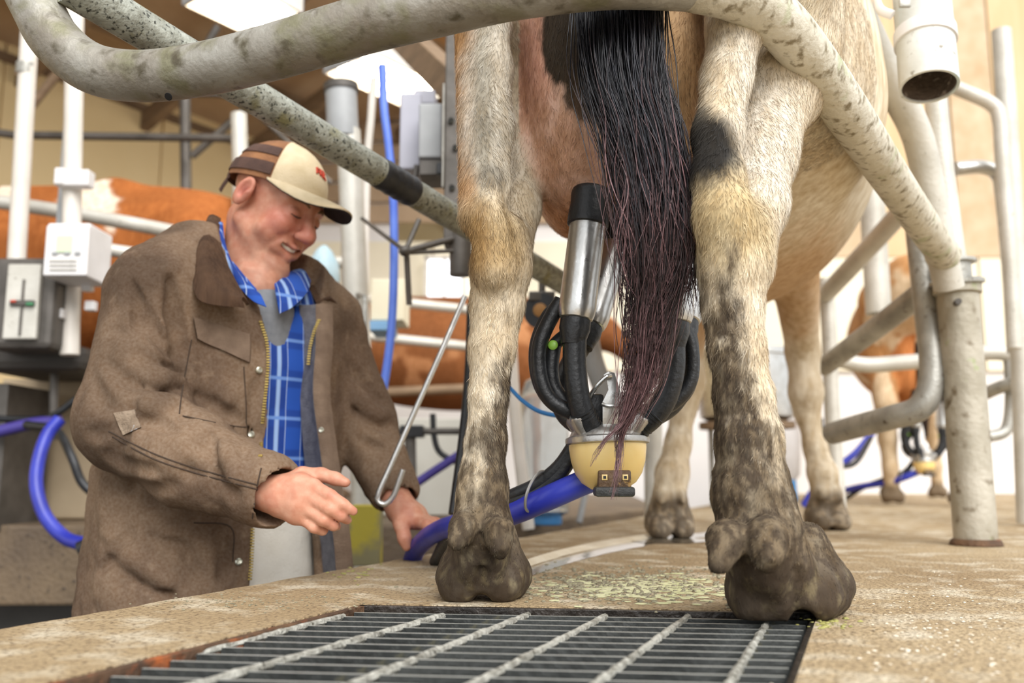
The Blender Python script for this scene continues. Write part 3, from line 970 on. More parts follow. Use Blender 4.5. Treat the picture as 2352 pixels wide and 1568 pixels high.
b = MB(); b.add(*box(CL + [.004, -.038, -.052], (.046, .034, .026))); blk = b.build('valve_block', M_block, cl, bevel=.003)
b = MB(); b.add(*box(CL + [.004, -.039, -.069], (.056, .040, .014))); b.build('valve_foot', M_darkblk, blk, bevel=.004)
for s in (-1, 1):
    b = MB(); b.add(*box(CL + [.004 + s * .0145, -.0562, -.049], (.008, .002, .008))); b.build('valve_window', M_bowl, blk, bevel=.0006)
    b = MB(); b.add(*box(CL + [.004 + s * .0145, -.0574, -.049], (.0038, .001, .004))); b.build('valve_slot', M_black, blk)
# hanger bracket: bent plate with a hole and a wire loop
def plate(poly, Y, th, name, mat, parent, hole=None, bevel=.0008):
    pts = [P(x, y, Y) for x, y in poly]
    n = len(pts); V = [p for p in pts] + [p + np.array([0, th, 0]) for p in pts]
    F = [tuple(range(n)), tuple(range(2 * n - 1, n - 1, -1))] + [(i, n + i, n + (i + 1) % n, (i + 1) % n) for i in range(n)]
    return mk(name, np.array(V), F, mat, parent, bevel=bevel)
br = plate([(1386, 860), (1398, 852), (1412, 856), (1420, 880), (1426, 900), (1441, 925), (1443, 984), (1384, 984), (1384, 922), (1397, 895), (1394, 878)], 1.285, .004, 'hanger_plate', M_chrome, cl)
b = MB(); b.add(*tube([P(1404, 862, 1.280), P(1392, 866, 1.278), P(1372, 885, 1.283), P(1358, 905, 1.29), P(1352, 922, 1.297), P(1362, 930, 1.305), P(1378, 925, 1.31)], .0032, 8, sm=5)); b.build('hanger_loop', M_chrome, br)
b = MB(); b.add(*tube([P(1384, 928, 1.281), P(1400, 932, 1.276), P(1440, 931, 1.278), P(1452, 934, 1.284)], .003, 8, sm=4)); b.build('hanger_rod', M_chrome, br)
b = MB(); b.add(*box(P(1366, 945, 1.31), (.026, .024, .05))); b.build('pulse_connector', M_black, cl, bevel=.004)
# teat cups
def cup(top, bot, s=1.0, lab=None):
    T, Bm = P(*top), P(*bot)
    ax = unit(T - Bm); L = np.linalg.norm(T - Bm)
    r = .0272 * s
    b = MB(); b.add(*lathe([(r * .66, 0), (r * .9, .004), (r * .99, .012), (r * 1.02, .022), (r, .035), (r * .99, L * .74), (r * .92, L * .745)], Bm, ax, 36)); shell = b.build('teat_cup', M_chrome, cl)
    b = MB(); b.add(*lathe([(r * 1.0, L * .715), (r * 1.13, L * .722), (r * 1.15, L * .74), (r * 1.12, L * .84), (r * 1.09, L * .87), (r * 1.13, L * .95), (r * 1.10, L * .985), (r * .98, L), (r * .5, L * .99)], Bm, ax, 36)); b.build('rubber_mouthpiece', M_black, shell)
    b = MB(); b.add(*lathe([(r * .62, -.036), (r * .66, -.03), (r * .84, -.012), (r * .82, .002), (r * .6, .004)], Bm, ax, 24)); b.build('liner_collar', M_black, shell)
    b = MB(); side = unit(np.cross(ax, [0, 1, 0])) * (-1)
    return shell, Bm - ax * .03, ax
c1 = cup((1360, 436, 1.30), (1322, 738, 1.285))
c2 = cup((1560, 460, 1.30), (1549, 745, 1.29))
c3 = cup((1436, 500, 1.43), (1352, 752, 1.37), .98)
c4_ = cup((1598, 500, 1.43), (1572, 742, 1.37), .98)
def hose(name, rows, r, mat, parent, seg=12, sm=8, **kw):
    b = MB(); b.add(*tube([P(*q) for q in rows], r, seg, sm=sm)); return b.build(name, mat, parent, **kw)
hose('milk_tube', [(1320, 765, 1.284), (1320, 840, 1.282), (1328, 910, 1.282), (1344, 960, 1.286), (1364, 997, 1.298)], .0172, M_black, cl, 16)
hose('milk_tube', [(1547, 772, 1.289), (1546, 850, 1.288), (1528, 915, 1.288), (1495, 960, 1.292), (1452, 990, 1.302)], .0172, M_black, cl, 16)
hose('milk_tube', [(1346, 775, 1.368), (1290, 880, 1.40), (1300, 950, 1.38), (1362, 992, 1.345)], .0165, M_black, cl, 16)
hose('milk_tube', [(1570, 770, 1.368), (1575, 860, 1.375), (1540, 930, 1.37), (1450, 980, 1.345)], .0165, M_black, cl, 16)
for (x, y, Y), d in (((1352, 985, 1.29), (.35, -.2, -.9)),):
    pass
for k in range(6):    # ribs of the bent tubes
    t = k / 5
    for rows in (((1337, 945, 1.283), (1357, 985, 1.294)), ((1503, 950, 1.29), (1470, 980, 1.298))):
        a, c = P(*rows[0]), P(*rows[1]); p = a + (c - a) * t; d = unit(c - a)
        b = MB(); b.add(*lathe([(.0165, -.0022), (.0182, -.001), (.0182, .001), (.0165, .0022)], p, d, 18)); b.build('tube_rib', M_black, cl)
# pulsation tubes
hose('pulse_tube', [(1290, 690, 1.30), (1268, 725, 1.30), (1240, 790, 1.30), (1240, 860, 1.30), (1262, 915, 1.30), (1310, 945, 1.30), (1368, 955, 1.305)], .0115, M_black, cl)
hose('pulse_tube', [(1300, 700, 1.35), (1262, 720, 1.34), (1232, 790, 1.33), (1236, 870, 1.32), (1270, 925, 1.32), (1330, 950, 1.32)], .0105, M_black, cl)
pt = hose('pulse_tube', [(1272, 795, 1.315), (1266, 850, 1.315), (1276, 895, 1.315), (1310, 930, 1.31), (1360, 945, 1.31)], .0112, M_black, cl)
hose('pulse_stub', [(1268, 800, 1.315), (1280, 785, 1.315), (1300, 768, 1.31)], .010, M_black, cl)
M_green = pm('green_plug', '#8fbf4a', '#7aa83c', 10, .4, bump=0)
b = MB(); b.add(*lathe([(.006, -.004), (.0075, 0), (.005, .002), (.001, .0022)], P(1270, 792, 1.303), (-.2, -1, .1), 14)); b.build('green_plug', M_green, cl, label='small green plug')
b = MB(); b.add(*lathe([(.005, -.004), (.0065, 0), (.004, .002), (.001, .0022)], P(1520, 803, 1.30), (-.2, -1, .1), 14)); b.build('green_plug', M_green, cl, label='small green plug')
hose('pulse_tube', [(1568, 745, 1.31), (1588, 800, 1.31), (1586, 870, 1.31), (1556, 915, 1.31), (1510, 940, 1.31), (1440, 950, 1.31)], .0115, M_black, cl)
hose('pulse_tube', [(1580, 740, 1.36), (1590, 810, 1.35), (1580, 890, 1.34), (1530, 935, 1.335), (1440, 955, 1.33)], .0110, M_black, cl)
# twin air hoses and blue milk hose to the person's side
for k in (0, 1):
    hose('air_hose', [(1350, 985 + 8 * k, 1.345), (1322, 1020 + 12 * k, 1.355), (1285, 1072 + 16 * k, 1.362), (1235, 1112 + 18 * k, 1.372), (1180, 1138 + 14 * k, 1.39), (1100, 1172 + 10 * k, 1.46), (1040, 1218 + 10 * k, 1.58), (1000, 1290, 1.72)], .0118, M_black, cl)
hose('blue_milk_hose', [(1410, 1085, 1.335), (1345, 1106, 1.34), (1260, 1143, 1.355), (1170, 1180, 1.40), (1090, 1196, 1.48), (1020, 1214, 1.60), (978, 1238, 1.72), (950, 1275, 1.82), (935, 1350, 1.88), (930, 1480, 1.9)], .0185, M_blue, cl, 18)
M_wire = pm('grey_wire', '#b9b8b5', '#9b9a97', 30, .35, .7, bump=0)
a = np.linspace(0.15, 2 * math.pi * .97, 30)
rc = P(1232, 1128, 1.362)
ringp = [rc + np.array([.014 * math.cos(t) + .010 * math.sin(t), .026 * math.cos(t), .030 * math.sin(t)]) for t in a]
b = MB(); b.add(*tube(ringp, .0023, 8)); b.build('wire_ring', M_wire, cl)
# ================================================================== stall pipework
def pipe_thing(name, rows, r, mat, label, cat='rail', group=None, sm=6, seg=18, hollow=False, parent=None):
    pts = [P(*q) for q in rows]
    b = MB()
    if hollow: b.add(*pipe(pts, r, r - .005, seg, sm))
    else: b.add(*tube(pts, r, seg, sm=sm))
    o = b.build(name, mat, parent)
    if parent is None: tag(o, label, cat, group)
    return o
# big curved butt rail behind the cow (nearest the camera)
br_pts = [(-60, -330, 1.22), (20, -120, 1.20), (82, 10, 1.19), (132, 96, 1.185), (215, 158, 1.18), (330, 175, 1.17), (470, 158, 1.14), (640, 116, 1.09), (820, 62, 1.055), (1000, 18, 1.03), (1180, -22, 1.02), (1400, -46, 1.03), (1580, -40, 1.07), (1700, -10, 1.10), (1790, 52, 1.15), (1870, 150, 1.23), (1960, 280, 1.37), (2060, 430, 1.66), (2170, 590, 2.07)]
rl = thing('butt_rail', 'thick curved weathered pipe rail sweeping across the top in front of the cow', 'rail', P(2170, 590, 2.09))
b = MB(); b.add(*tube([P(*q) for q in br_pts[:13]], .0352, 28, sm=8)); b.build('pipe', M_rail, rl)
b = MB(); b.add(*tube([P(*q) for q in br_pts[12:]], .0352, 28, sm=8)); b.build('pipe', M_railg, rl, label='pale mossy end of the rail')
hp = P(384, 222, 1.125)
b = MB(); b.add(*lathe([(.0055, 0), (.005, .001), (.001, .0012)], hp + [0, .004, .002], (-.15, -.75, -.6), 12)); b.build('drain_hole', pm('hole_black', '#120e0b', '#080605', 5, .9, bump=0), rl)
b = MB(); b.add(*lathe([(.0362, -.004), (.041, -.002), (.041, .004), (.0362, .006)], P(2165, 583, 2.075), P(2180, 605, 2.12) - P(2165, 583, 2.075), 22)); b.build('weld_bead', M_railg, rl)
# diagonal rail with black tape
dr_ = thing('diagonal_rail', 'mottled galvanised rail running diagonally down past the cap, wrapped with black tape', 'rail', P(1300, 655, 2.3))
q0, q1 = (150, -40, 1.17), (1300, 655, 2.35)
A0, A1 = P(*q0), P(*q1)
def on_line(px):
    lo_, hi_ = 0.0, 1.0
    for _ in range(40):
        mid = (lo_ + hi_) / 2; p = A0 + (A1 - A0) * mid
        x = pix(p[None])[0][0]
        if x < px: lo_ = mid
        else: hi_ = mid
    return A0 + (A1 - A0) * lo_
b = MB(); b.add(*tube(np.linspace(A0, A1, 20), .0295, 22)); b.build('pipe', M_mottled, dr_)
M_tape = pm('black_tape', '#33353a', '#1e2024', 20, .45, bump=.3, bscale=40, spots='#8b9098', sscale=24, samt=(.66, .74))
t0, t1 = on_line(868), on_line(946)
b = MB(); b.add(*tube([t0 + (t1 - t0) * k / 12 for k in range(13)], [.0305 + .001 * ((k * 7) % 3) for k in range(13)], 22)); b.build('tape', M_tape, dr_, label='black tape wrapped round the rail')
# stout post bolted in the slab
pb = G(2242, 1252)
po = thing('stall_post', 'stout grimy round post with a flanged sleeve standing on the concrete', 'post', pb)
zt = P(2192, 660, pb[1])[2]
b = MB(); b.add(*tube([pb + [0, 0, z] for z in np.linspace(0, zt, 14)], .0485, 28)); b.build('post', M_post, po)
b = MB(); b.add(*lathe([(.05, -.02), (.056, -.016), (.056, .004), (.051, .006)], pb + [0, 0, zt], (0, 0, 1), 28)); b.build('sleeve', M_post, po)
b = MB(); b.add(*lathe([(.058, .006), (.064, .008), (.064, .016), (.058, .02)], pb + [0, 0, zt], (-.05, -.08, 1), 28)); b.build('flange', M_galv, po)
b = MB(); b.add(*lathe([(.036, .01), (.036, .06), (.048, .062), (.048, .070), (.033, .074)], pb + [0, 0, zt], (0, 0, 1), 24)); b.build('inner_sleeve', M_galv, po)
b = MB(); b.add(*tube([pb + [0, 0, zt + .05], pb + [-.01, .01, zt + .3], pb + [-.015, .02, 1.5]], .028, 20)); b.build('inner_pipe', M_galv_white, po)
b = MB(); b.add(*lathe([(.052, 0), (.060, .002), (.056, .012), (.049, .016)], pb, (0, 0, 1), 20)); b.build('base_weld', M_rust, po)
b = MB(); b.add(*lathe([(.008, 0), (.008, .03), (.001, .03)], pb + [-.03, -.05, zt - .05], (-.3, -1, 0), 8)); b.build('bolt', M_dsteel, po)
# bent riser behind the plastic pipe
pipe_thing('riser_pipe', [(1890, -150, 1.78), (1985, 60, 1.86), (2052, 200, 1.93), (2098, 290, 1.98), (2122, 370, 2.01), (2150, 520, 2.05), (2180, 660, 2.10)], .0345, M_galv_white, 'bent pale riser pipe passing behind the hanging plastic pipe', 'pipe', seg=20)
# plastic downpipe with open end and strap
pv = thing('plastic_downpipe', 'stained white plastic pipe with an open lower end hanging at the top', 'pipe', P(2136, 205, 1.62))
pa, pc = P(2134, 200, 1.62), P(2104, -160, 1.70)
b = MB(); b.add(*pipe(np.linspace(pa, pc, 10), .0535, .0485, 36)); b.build('pipe', pm('stained_plastic', '#d9dbd8', '#bcbcb4', 11, .42, bump=.12, bscale=60, spots='#7d7566', sscale=50, samt=(.62, .74), spots2='#b7cdd2', s2scale=9), pv)
dd = unit(pc - pa)
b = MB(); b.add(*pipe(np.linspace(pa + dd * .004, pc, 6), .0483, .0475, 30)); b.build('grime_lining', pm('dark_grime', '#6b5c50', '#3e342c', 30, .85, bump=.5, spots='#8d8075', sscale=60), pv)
b = MB(); b.add(*lathe([(.0545, .100), (.0575, .101), (.0575, .128), (.0545, .129)], pa, dd, 36)); strap = b.build('strap', M_whitepl, pv)
b = MB(); b.add(*tube([P(2050, 35, 1.60), P(2022, 22, 1.62), P(2012, -10, 1.64), P(2010, -60, 1.66)], .009, 10, sm=5, flat=.4)); b.build('strap_tail', M_whitepl, strap)
b = MB(); b.add(*box(P(2078, 8, 1.575), (.022, .008, .016))); b.build('buckle', M_galv, strap, bevel=.002)
# loops between the stalls
pipe_thing('stall_loop', [(2098, 420, 2.32), (2112, 560, 2.28), (2128, 700, 2.25), (2141, 820, 2.22), (2137, 890, 2.21), (2110, 938, 2.22), (2050, 958, 2.28), (1980, 976, 2.4), (1912, 995, 2.55)], .0315, M_galv, 'bent pipe loop turning from upright to level beside the stout post', 'pipe')
pipe_thing('brace_pipe', [(2135, 660, 2.3), (2010, 755, 2.6), (1892, 842, 2.9)], .0315, M_galv, 'lower slanting brace pipe leading from the stout post sleeve', 'pipe')
pipe_thing('brace_pipe', [(2085, 470, 2.6), (1990, 575, 2.85), (1896, 676, 3.17)], .031, M_galv_white, 'upper slanting brace pipe behind the mossy rail end', 'pipe')
pipe_thing('stall_pipe', [(1925, 826, 3.3), (1990, 838, 3.3), (2080, 832, 3.3), (2160, 826, 3.3), (2260, 810, 3.3), (2320, 815, 3.3), (2345, 845, 3.3), (2362, 960, 3.3), (2372, 1110, 3.3)], .029, M_galv_white, 'level pale pipe running behind the stout post and turning down at the picture edge', 'pipe')
pipe_thing('stall_upright', [(1895, 640, 3.2), (1904, 760, 3.2), (1912, 960, 3.2), (1928, 1196, 3.2)], .027, M_galv_white, 'pale upright pipe just beside the front hoof leg of the milked cow', 'pipe')
pipe_thing('sleeve_pipe', [(1985, 150, 3.3), (2002, 440, 3.3), (2018, 720, 3.3)], .046, M_galv_white, 'short wide pale pipe end hanging behind the brace pipes', 'pipe', hollow=True)
pipe_thing('stall_upright', [(2300, 70, 3.0), (2320, 380, 3.0), (2342, 760, 3.0), (2360, 1202, 3.0)], .033, M_galv_white, 'tall pale upright post near the picture edge with a capped top', 'post')
pipe_thing('stall_pipe', [(2140, 180, 2.9), (2215, 210, 2.9), (2278, 240, 2.9), (2296, 275, 2.9), (2302, 360, 2.9), (2320, 600, 2.9), (2330, 800, 2.9)], .024, M_galv_white, 'bent pale pipe curving down from the plastic downpipe to the tall upright', 'pipe')
pipe_thing('stall_pipe', [(2195, 388, 3.1), (2255, 384, 3.1), (2290, 400, 3.1), (2302, 450, 3.1), (2318, 620, 3.1), (2330, 810, 3.1)], .025, M_chrome, 'bright shiny bent pipe handle beside the tall upright', 'pipe')
pipe_thing('brace_pipe', [(2245, 912, 3.4), (2300, 888, 3.3), (2375, 868, 3.2)], .024, M_galv, 'short slanting pipe low at the picture edge', 'pipe')
pipe_thing('stall_loop', [(2270, 1003, 3.3), (2305, 993, 3.3), (2318, 965, 3.3), (2322, 900, 3.3), (2318, 820, 3.3)], .021, M_galv, 'small pipe elbow hooking down behind the stout post', 'pipe')
# ================================================================== the milker
from mathutils.bvhtree import BVHTree
def bvh_of(v, f):
    return BVHTree.FromPolygons([tuple(p) for p in v], [tuple(int(i) for i in q) for q in f])
def cast(bv, px, py, off=0.004):
    d = unit(ray(px, py))
    h = bv.ray_cast(Vector((0, 0, CAM_H)), Vector(d), 8.0)
    if h[0] is None: return None
    n = np.array(h[1]); n = n if n.dot(d) < 0 else -n
    return np.array(h[0]) + n * off, n
TF = unit([.68, -.73, 0]); TL = unit([.73, .68, 0])
def loft(fd, rows, k, sub=False, e=2.3, grow=0.0, zlo=None, zhi=None):
    """torso-like solid: rows of (z, cx, cy, half depth, half width)"""
    R = np.array(sorted(rows))
    X, Y, Z = fd.g[0][:, None, None], fd.g[1][None, :, None], fd.g[2][None, None, :]
    z = fd.g[2]
    cx, cy, a, b = (np.interp(z, R[:, 0], R[:, i])[None, None, :] for i in (1, 2, 3, 4))
    a = a + grow; b = b + grow
    u = (X - cx) * TF[0] + (Y - cy) * TF[1]; v = (X - cx) * TL[0] + (Y - cy) * TL[1]
    d = ((np.abs(u / a) ** e + np.abs(v / b) ** e) ** (1 / e) - 1) * np.minimum(a, b)
    d = np.maximum(d, np.maximum((zlo if zlo is not None else R[0, 0]) - Z, Z - (zhi if zhi is not None else R[-1, 0] - 0)))
    sl = (slice(None),) * 3
    fd.comb(sl, d.astype(np.float32), k, sub)
TOR = [(-.20, -.585, 1.80, .195, .255), (-.05, -.582, 1.80, .190, .250), (.08, -.578, 1.795, .178, .240), (.24, -.572, 1.79, .165, .235), (.38, -.560, 1.785, .155, .228), (.48, -.545, 1.785, .135, .215), (.54, -.535, 1.785, .105, .175), (.58, -.525, 1.785, .075, .11), (.615, -.520, 1.785, .060, .07)]
SHN = P(366, 678, 1.63); ELN = P(292, 965, 1.545); WRN = P(622, 1136, 1.44)
SHF = P(742, 735, 1.93); ELF = P(830, 965, 1.93); WRF = P(912, 1148, 1.83)
NECK0 = np.array([-.520, 1.775, .56])
pe = thing('person', 'smiling man in brown work jacket, blue plaid shirt and cap reaching towards the cow', 'person', (-.60, 1.80, -.97))
# ---------- head frame
def rotm(yaw, pitch, roll):
    yw, pt, rl_ = map(math.radians, (yaw, pitch, roll))
    f = np.array([math.cos(pt) * math.cos(yw), -math.cos(pt) * math.sin(yw), -math.sin(pt)])
    l = np.array([math.sin(yw), math.cos(yw), 0]); u = np.cross(f, l)
    l2 = l * math.cos(rl_) - u * math.sin(rl_); u2 = np.cross(f, l2)
    return np.array([f, l2, u2])
HR = rotm(27, 26, 6)
HO = P(566, 440, 1.70) - HR.T @ np.array([-.006, -.080, .0])
def H(x, y, z): return HO + HR.T @ np.array([x, y, z])
xs = axis_pts(-.78, -.05, .009, [(-.62, -.10, .0034)])
ys = axis_pts(1.32, 2.06, .009, [(1.33, 1.50, .0034), (1.62, 1.90, .0036)])
zs = axis_pts(.02, .88, .010, [(.03, .20, .0034), (.50, .86, .0034)])
fd = Field(xs, ys, zs)
# skull and face
fd.ell(H(-.012, 0, .042), (.098, .074, .088), .02, ax=HR)
fd.ell(H(.030, 0, -.030), (.062, .058, .086), .03, ax=HR)
for s in (-1, 1):
    fd.cone(H(-.010, s * .053, -.050), H(.060, s * .022, -.106), .021, .021, .02)
    fd.cone(H(.086, s * .012, .030), H(.070, s * .044, .026), .013, .014, .015)
    fd.ell(H(.070, s * .040, -.026), (.026, .022, .024), .016, ax=HR)
    fd.cone(H(.074, s * .030, -.062), H(.050, s * .050, -.050), .014, .015, .02)
    fd.ell(H(.1035, s * .031, .006), (.014, .017, .011), .012, sub=True, ax=HR)
    fd.ell(H(.083, s * .031, .004), (.014, .016, .0125), .006, ax=HR)
    fd.ell(H(.104, s * .0135, -.034), (.010, .008, .008), .006, ax=HR)
fd.ell(H(.080, 0, -.110), (.021, .026, .020), .018, ax=HR)
fd.cone(H(.090, 0, .018), H(.116, 0, -.026), .010, .0135, .012)
fd.ell(H(.113, 0, -.031), (.0145, .0145, .011), .006, ax=HR)
# smile: lips and open mouth
lipU = [H(.061, -.041, -.045), H(.086, -.022, -.058), H(.0945, 0, -.060), H(.086, .022, -.058), H(.061, .041, -.045)]
lipL = [H(.061, -.040, -.048), H(.081, -.024, -.074), H(.088, 0, -.081), H(.081, .024, -.074), H(.061, .040, -.048)]
fd.chain(lipU, [.005, .0062, .0068, .0062, .005], .008)
fd.chain(lipL, [.005, .0065, .0075, .0065, .005], .008)
mth = [H(.069, -.038, -.048), H(.092, -.019, -.0655), H(.099, 0, -.0695), H(.092, .019, -.0655), H(.069, .038, -.048)]
fd.chain(mth, [.0025, .0068, .0080, .0068, .0025], .002, sub=True)
for s in (-1, 1):   # smile folds
    fd.chain([H(.099, s * .024, -.036), H(.090, s * .041, -.052), H(.074, s * .046, -.074)], [.003, .004, .003], .008, sub=True)
# ears
EA = np.array([HR[0] * .96 - HR[2] * .28, HR[1], HR[2] * .96 + HR[0] * .28]); EA = np.array([unit(a) for a in EA])
for s in (-1, 1):
    fd.ell(H(-.010, s * .083, .000), (.021, .009, .033), .008, ax=EA)
    fd.ell(H(-.005, s * .0905, .005), (.0120, .0075, .020), .003, sub=True, ax=EA); fd.ell(H(-.006, s * .0885, -.004), (.006, .007, .009), .003, sub=True, ax=EA)
    fd.ell(H(.001, s * .083, -.004), (.006, .008, .010), .006, ax=EA)
# neck and shoulders
fd.cone(H(-.034, 0, -.045), NECK0 - [.008, 0, 0], .054, .060, .014)
fd.cone(H(-.018, 0, -.080), NECK0 + [.016, -.014, .0], .032, .040, .012)
fd.cone(NECK0 - [0, 0, .04], NECK0 - [.03, 0, .18], .068, .085, .03)
# arms to the wrists
for S, E, Wr in ((SHN, ELN, WRN), (SHF, ELF, WRF)):
    fd.cone(NECK0 - [0.02, 0, .12], S, .05, .045, .03); fd.cone(S, E, .04, .034, .02); fd.cone(E, Wr, .032, .028, .02)
# ---------- near hand
def fing(rows, rs, k=.005):
    fd.chain([P(*q) for q in rows], rs, k)
hw = WRN
fd.cone(P(600, 1128, 1.446), P(648, 1138, 1.434), .026, .0275, .01, n=(.2, 1, 0), s=1.2)
fing([(648, 1122, 1.432), (690, 1114, 1.420), (720, 1118, 1.412)], [.0225, .0185, .0140], .010)
fing([(648, 1140, 1.430), (692, 1140, 1.417), (720, 1144, 1.409)], [.0235, .0190, .0142], .010)
fing([(646, 1152, 1.432), (686, 1162, 1.418), (710, 1169, 1.411)], [.0225, .0180, .0138], .010)
fing([(650, 1160, 1.436), (680, 1180, 1.424), (697, 1189, 1.417)], [.019, .0155, .0122], .010)
fing([(718, 1117, 1.411), (758, 1138, 1.398), (788, 1158, 1.396), (812, 1174, 1.400)], [.0120, .0104, .0092, .0070], .003)      # index
fing([(718, 1144, 1.408), (758, 1168, 1.394), (784, 1184, 1.400), (798, 1194, 1.414)], [.0122, .0106, .0093, .0074], .003)     # middle
fing([(708, 1169, 1.410), (744, 1194, 1.399), (766, 1206, 1.409), (774, 1208, 1.426)], [.0116, .0101, .0090, .0072], .003)      # ring
fing([(695, 1189, 1.416), (722, 1211, 1.408), (741, 1218, 1.420), (746, 1216, 1.436)], [.0102, .0090, .0080, .0066], .003)      # little
fing([(655, 1112, 1.436), (694, 1092, 1.440), (738, 1090, 1.439), (770, 1099, 1.435), (794, 1108, 1.433)], [.0155, .0140, .0112, .0104, .0080], .006)   # thumb
# ---------- far hand on the blue hose
fd.cone(P(906, 1140, 1.838), P(922, 1170, 1.82), .029, .030, .01)
fing([(920, 1168, 1.815), (945, 1186, 1.80), (962, 1198, 1.79)], [.027, .024, .016], .012)
fing([(925, 1166, 1.84), (955, 1184, 1.83), (975, 1198, 1.82)], [.026, .022, .014], .012)
fing([(915, 1176, 1.80), (922, 1205, 1.775), (929, 1235, 1.765), (934, 1256, 1.765)], [.020, .0145, .0125, .0095], .009)     # thumb
fing([(960, 1196, 1.785), (982, 1206, 1.755), (990, 1222, 1.735), (988, 1240, 1.735)], [.0125, .0115, .0105, .009])
fing([(968, 1194, 1.80), (992, 1202, 1.775), (1002, 1216, 1.755), (1002, 1236, 1.755)], [.0125, .0115, .0105, .009])
fing([(974, 1194, 1.82), (1000, 1200, 1.80), (1012, 1213, 1.785), (1012, 1232, 1.785)], [.012, .011, .010, .0085])
fing([(976, 1198, 1.84), (1000, 1206, 1.825), (1012, 1218, 1.815), (1012, 1232, 1.815)], [.0105, .0095, .0088, .0075])
bv_, bf_ = fd.mesh(); bv_ = relax(bv_, bf_, 1, .4); del fd
n1 = fbm(bv_, 40, 3); lo_ = (bv_ - HO) @ HR.T
colb = np.tile(lin('#d8a389'), (len(bv_), 1))
def layb(c, w):
    global colb
    w = np.clip(w, 0, 1)[:, None]; colb = colb * (1 - w) + lin(c) * w
layb('#c98a74', sstep(.45, .65, n1) * .5)
def hb(x, y, z, r): return np.exp(-((lo_ - [x, y, z]) ** 2).sum(1) / r ** 2)
for s in (-1, 1):
    layb('#d07f72', hb(.075, s * .045, -.025, .030) * .8); layb('#cc8070', hb(-.01, s * .09, 0, .03) * .8); layb('#8f4c40', hb(-.005, s * .082, .002, .012) * .8)  # flushed cheeks and ears; dark red in the ear hollow is painted shade
layb('#cf7b70', hb(.115, 0, -.03, .022) * .8)
layb('#c2776c', hb(.09, 0, -.068, .024) * .6)
head = bv_[:, 2] > .45
stub = sstep(-.045, -.085, lo_[:, 2]) * sstep(.0, .04, lo_[:, 0] + .01) * head
layb('#a8866f', stub * .35 * sstep(.35, .6, n1))
layb('#c4776a', sstep(.0, -.06, lo_[:, 0]) * sstep(-.02, -.08, lo_[:, 2]) * head * .45)
mo = np.exp(-((lo_ - [.084, 0, -.066]) ** 2 / np.array([.012, .026, .008]) ** 2).sum(1))
ins = (lo_[:, 0] < .0905 - 10 * lo_[:, 1] ** 2)
layb('#6d2f2c', mo * ins * .8)
for s in (-1, 1):
    layb('#a86a5a', hb(.096, s * .031, .0, .008) * .5)
M_skin = pm('skin', '#ffffff', '#efd9d0', 70, .48, bump=.12, bscale=260, attr=True, spec=.4, bdist=.002)
_b = M_skin.node_tree.nodes['Principled BSDF']; _b.inputs['Subsurface Weight'].default_value = .15; _b.inputs['Subsurface Radius'].default_value = (.012, .005, .003)
body = mk('body', bv_, bf_, M_skin, pe, True, col=colb)
# teeth, eyes, brows, nails
M_teeth = pm('teeth', '#efe8dc', '#e2d8c8', 40, .3, bump=0)
b = MB(); b.add(*tube([H(.070, -.028, -.0565), H(.0830, -.015, -.0635), H(.0885, 0, -.0655), H(.0830, .015, -.0635), H(.070, .028, -.0565)], [.0026, .0046, .0050, .0046, .0026], 8, sm=4)); b.build('teeth', M_teeth, body)
M_lash = pm('dark_lash', '#4a342a', '#2c1f19', 30, .7, bump=0)
M_brow = pm('brow_hair', '#8a6a4c', '#6d5239', 60, .8, bump=.3)
for s in (-1, 1):
    b = MB(); b.add(*tube([H(.0935, s * .017, .001), H(.0975, s * .029, -.0025), H(.090, s * .043, -.001)], [.0008, .0016, .0010], 6, sm=4)); b.build('eyelashes', M_lash, body)
    b = MB(); b.add(*tube([H(.0985, s * .013, .0255), H(.0965, s * .028, .031), H(.082, s * .047, .027)], [.002, .0036, .002], 6, sm=4)); b.build('eyebrow', M_brow, body)
M_nail = pm('nail', '#e9bfae', '#dba998', 30, .3, bump=0)
for tip, d in (((797, 1105, 1.4165), (1, .1, -.1)),):
    pass
# ---------- shirt layers
xs = axis_pts(-.80, -.28, .006, []); ys = axis_pts(1.50, 2.06, .006, []); zs = axis_pts(-.16, .66, .006, [])
def wedge_mask(fd, v1, v2, k=.004, umin=0.02, zlo=-9, zhi=9):
    """cuts the open front between lateral limits v1(z), v2(z)"""
    X, Y, Z = fd.g[0][:, None, None], fd.g[1][None, :, None], fd.g[2][None, None, :]
    R = np.array(sorted(TOR)); z = fd.g[2]
    cx = np.interp(z, R[:, 0], R[:, 1])[None, None, :]; cy = np.interp(z, R[:, 0], R[:, 2])[None, None, :]
    u = (X - cx) * TF[0] + (Y - cy) * TF[1]; v = (X - cx) * TL[0] + (Y - cy) * TL[1]
    a = np.interp(z, *zip(*v1))[None, None, :]; c = np.interp(z, *zip(*v2))[None, None, :]
    d = np.maximum(np.maximum(a - v, v - c), np.maximum(umin - u, np.maximum(zlo - Z, Z - zhi)))
    fd.comb((slice(None),) * 3, d.astype(np.float32), k, True)
fd = Field(xs, ys, zs)
loft(fd, TOR, 0, grow=-.046, zlo=.10, zhi=.49)
fd.cone(NECK0 + [.010, -.010, -.15], NECK0 + [.022, -.022, -.080], .072, .062, .02)
fd.cone(NECK0 + [0.0, 0, .0], NECK0 + [0.02, -.01, .12], .063, .075, .004, sub=True)
tv, tf = fd.mesh(); del fd
M_tee = pm('grey_tshirt', '#8f9297', '#7d8086', 60, .9, bump=.2, bscale=400)
mk('t_shirt', tv, tf, M_tee, pe, True)
fd = Field(xs, ys, zs)
loft(fd, TOR, 0, grow=-.030, zlo=.085, zhi=.60)
fd.noise(.003, 16)
loft(fd, TOR, .0, sub=True, grow=-.047)
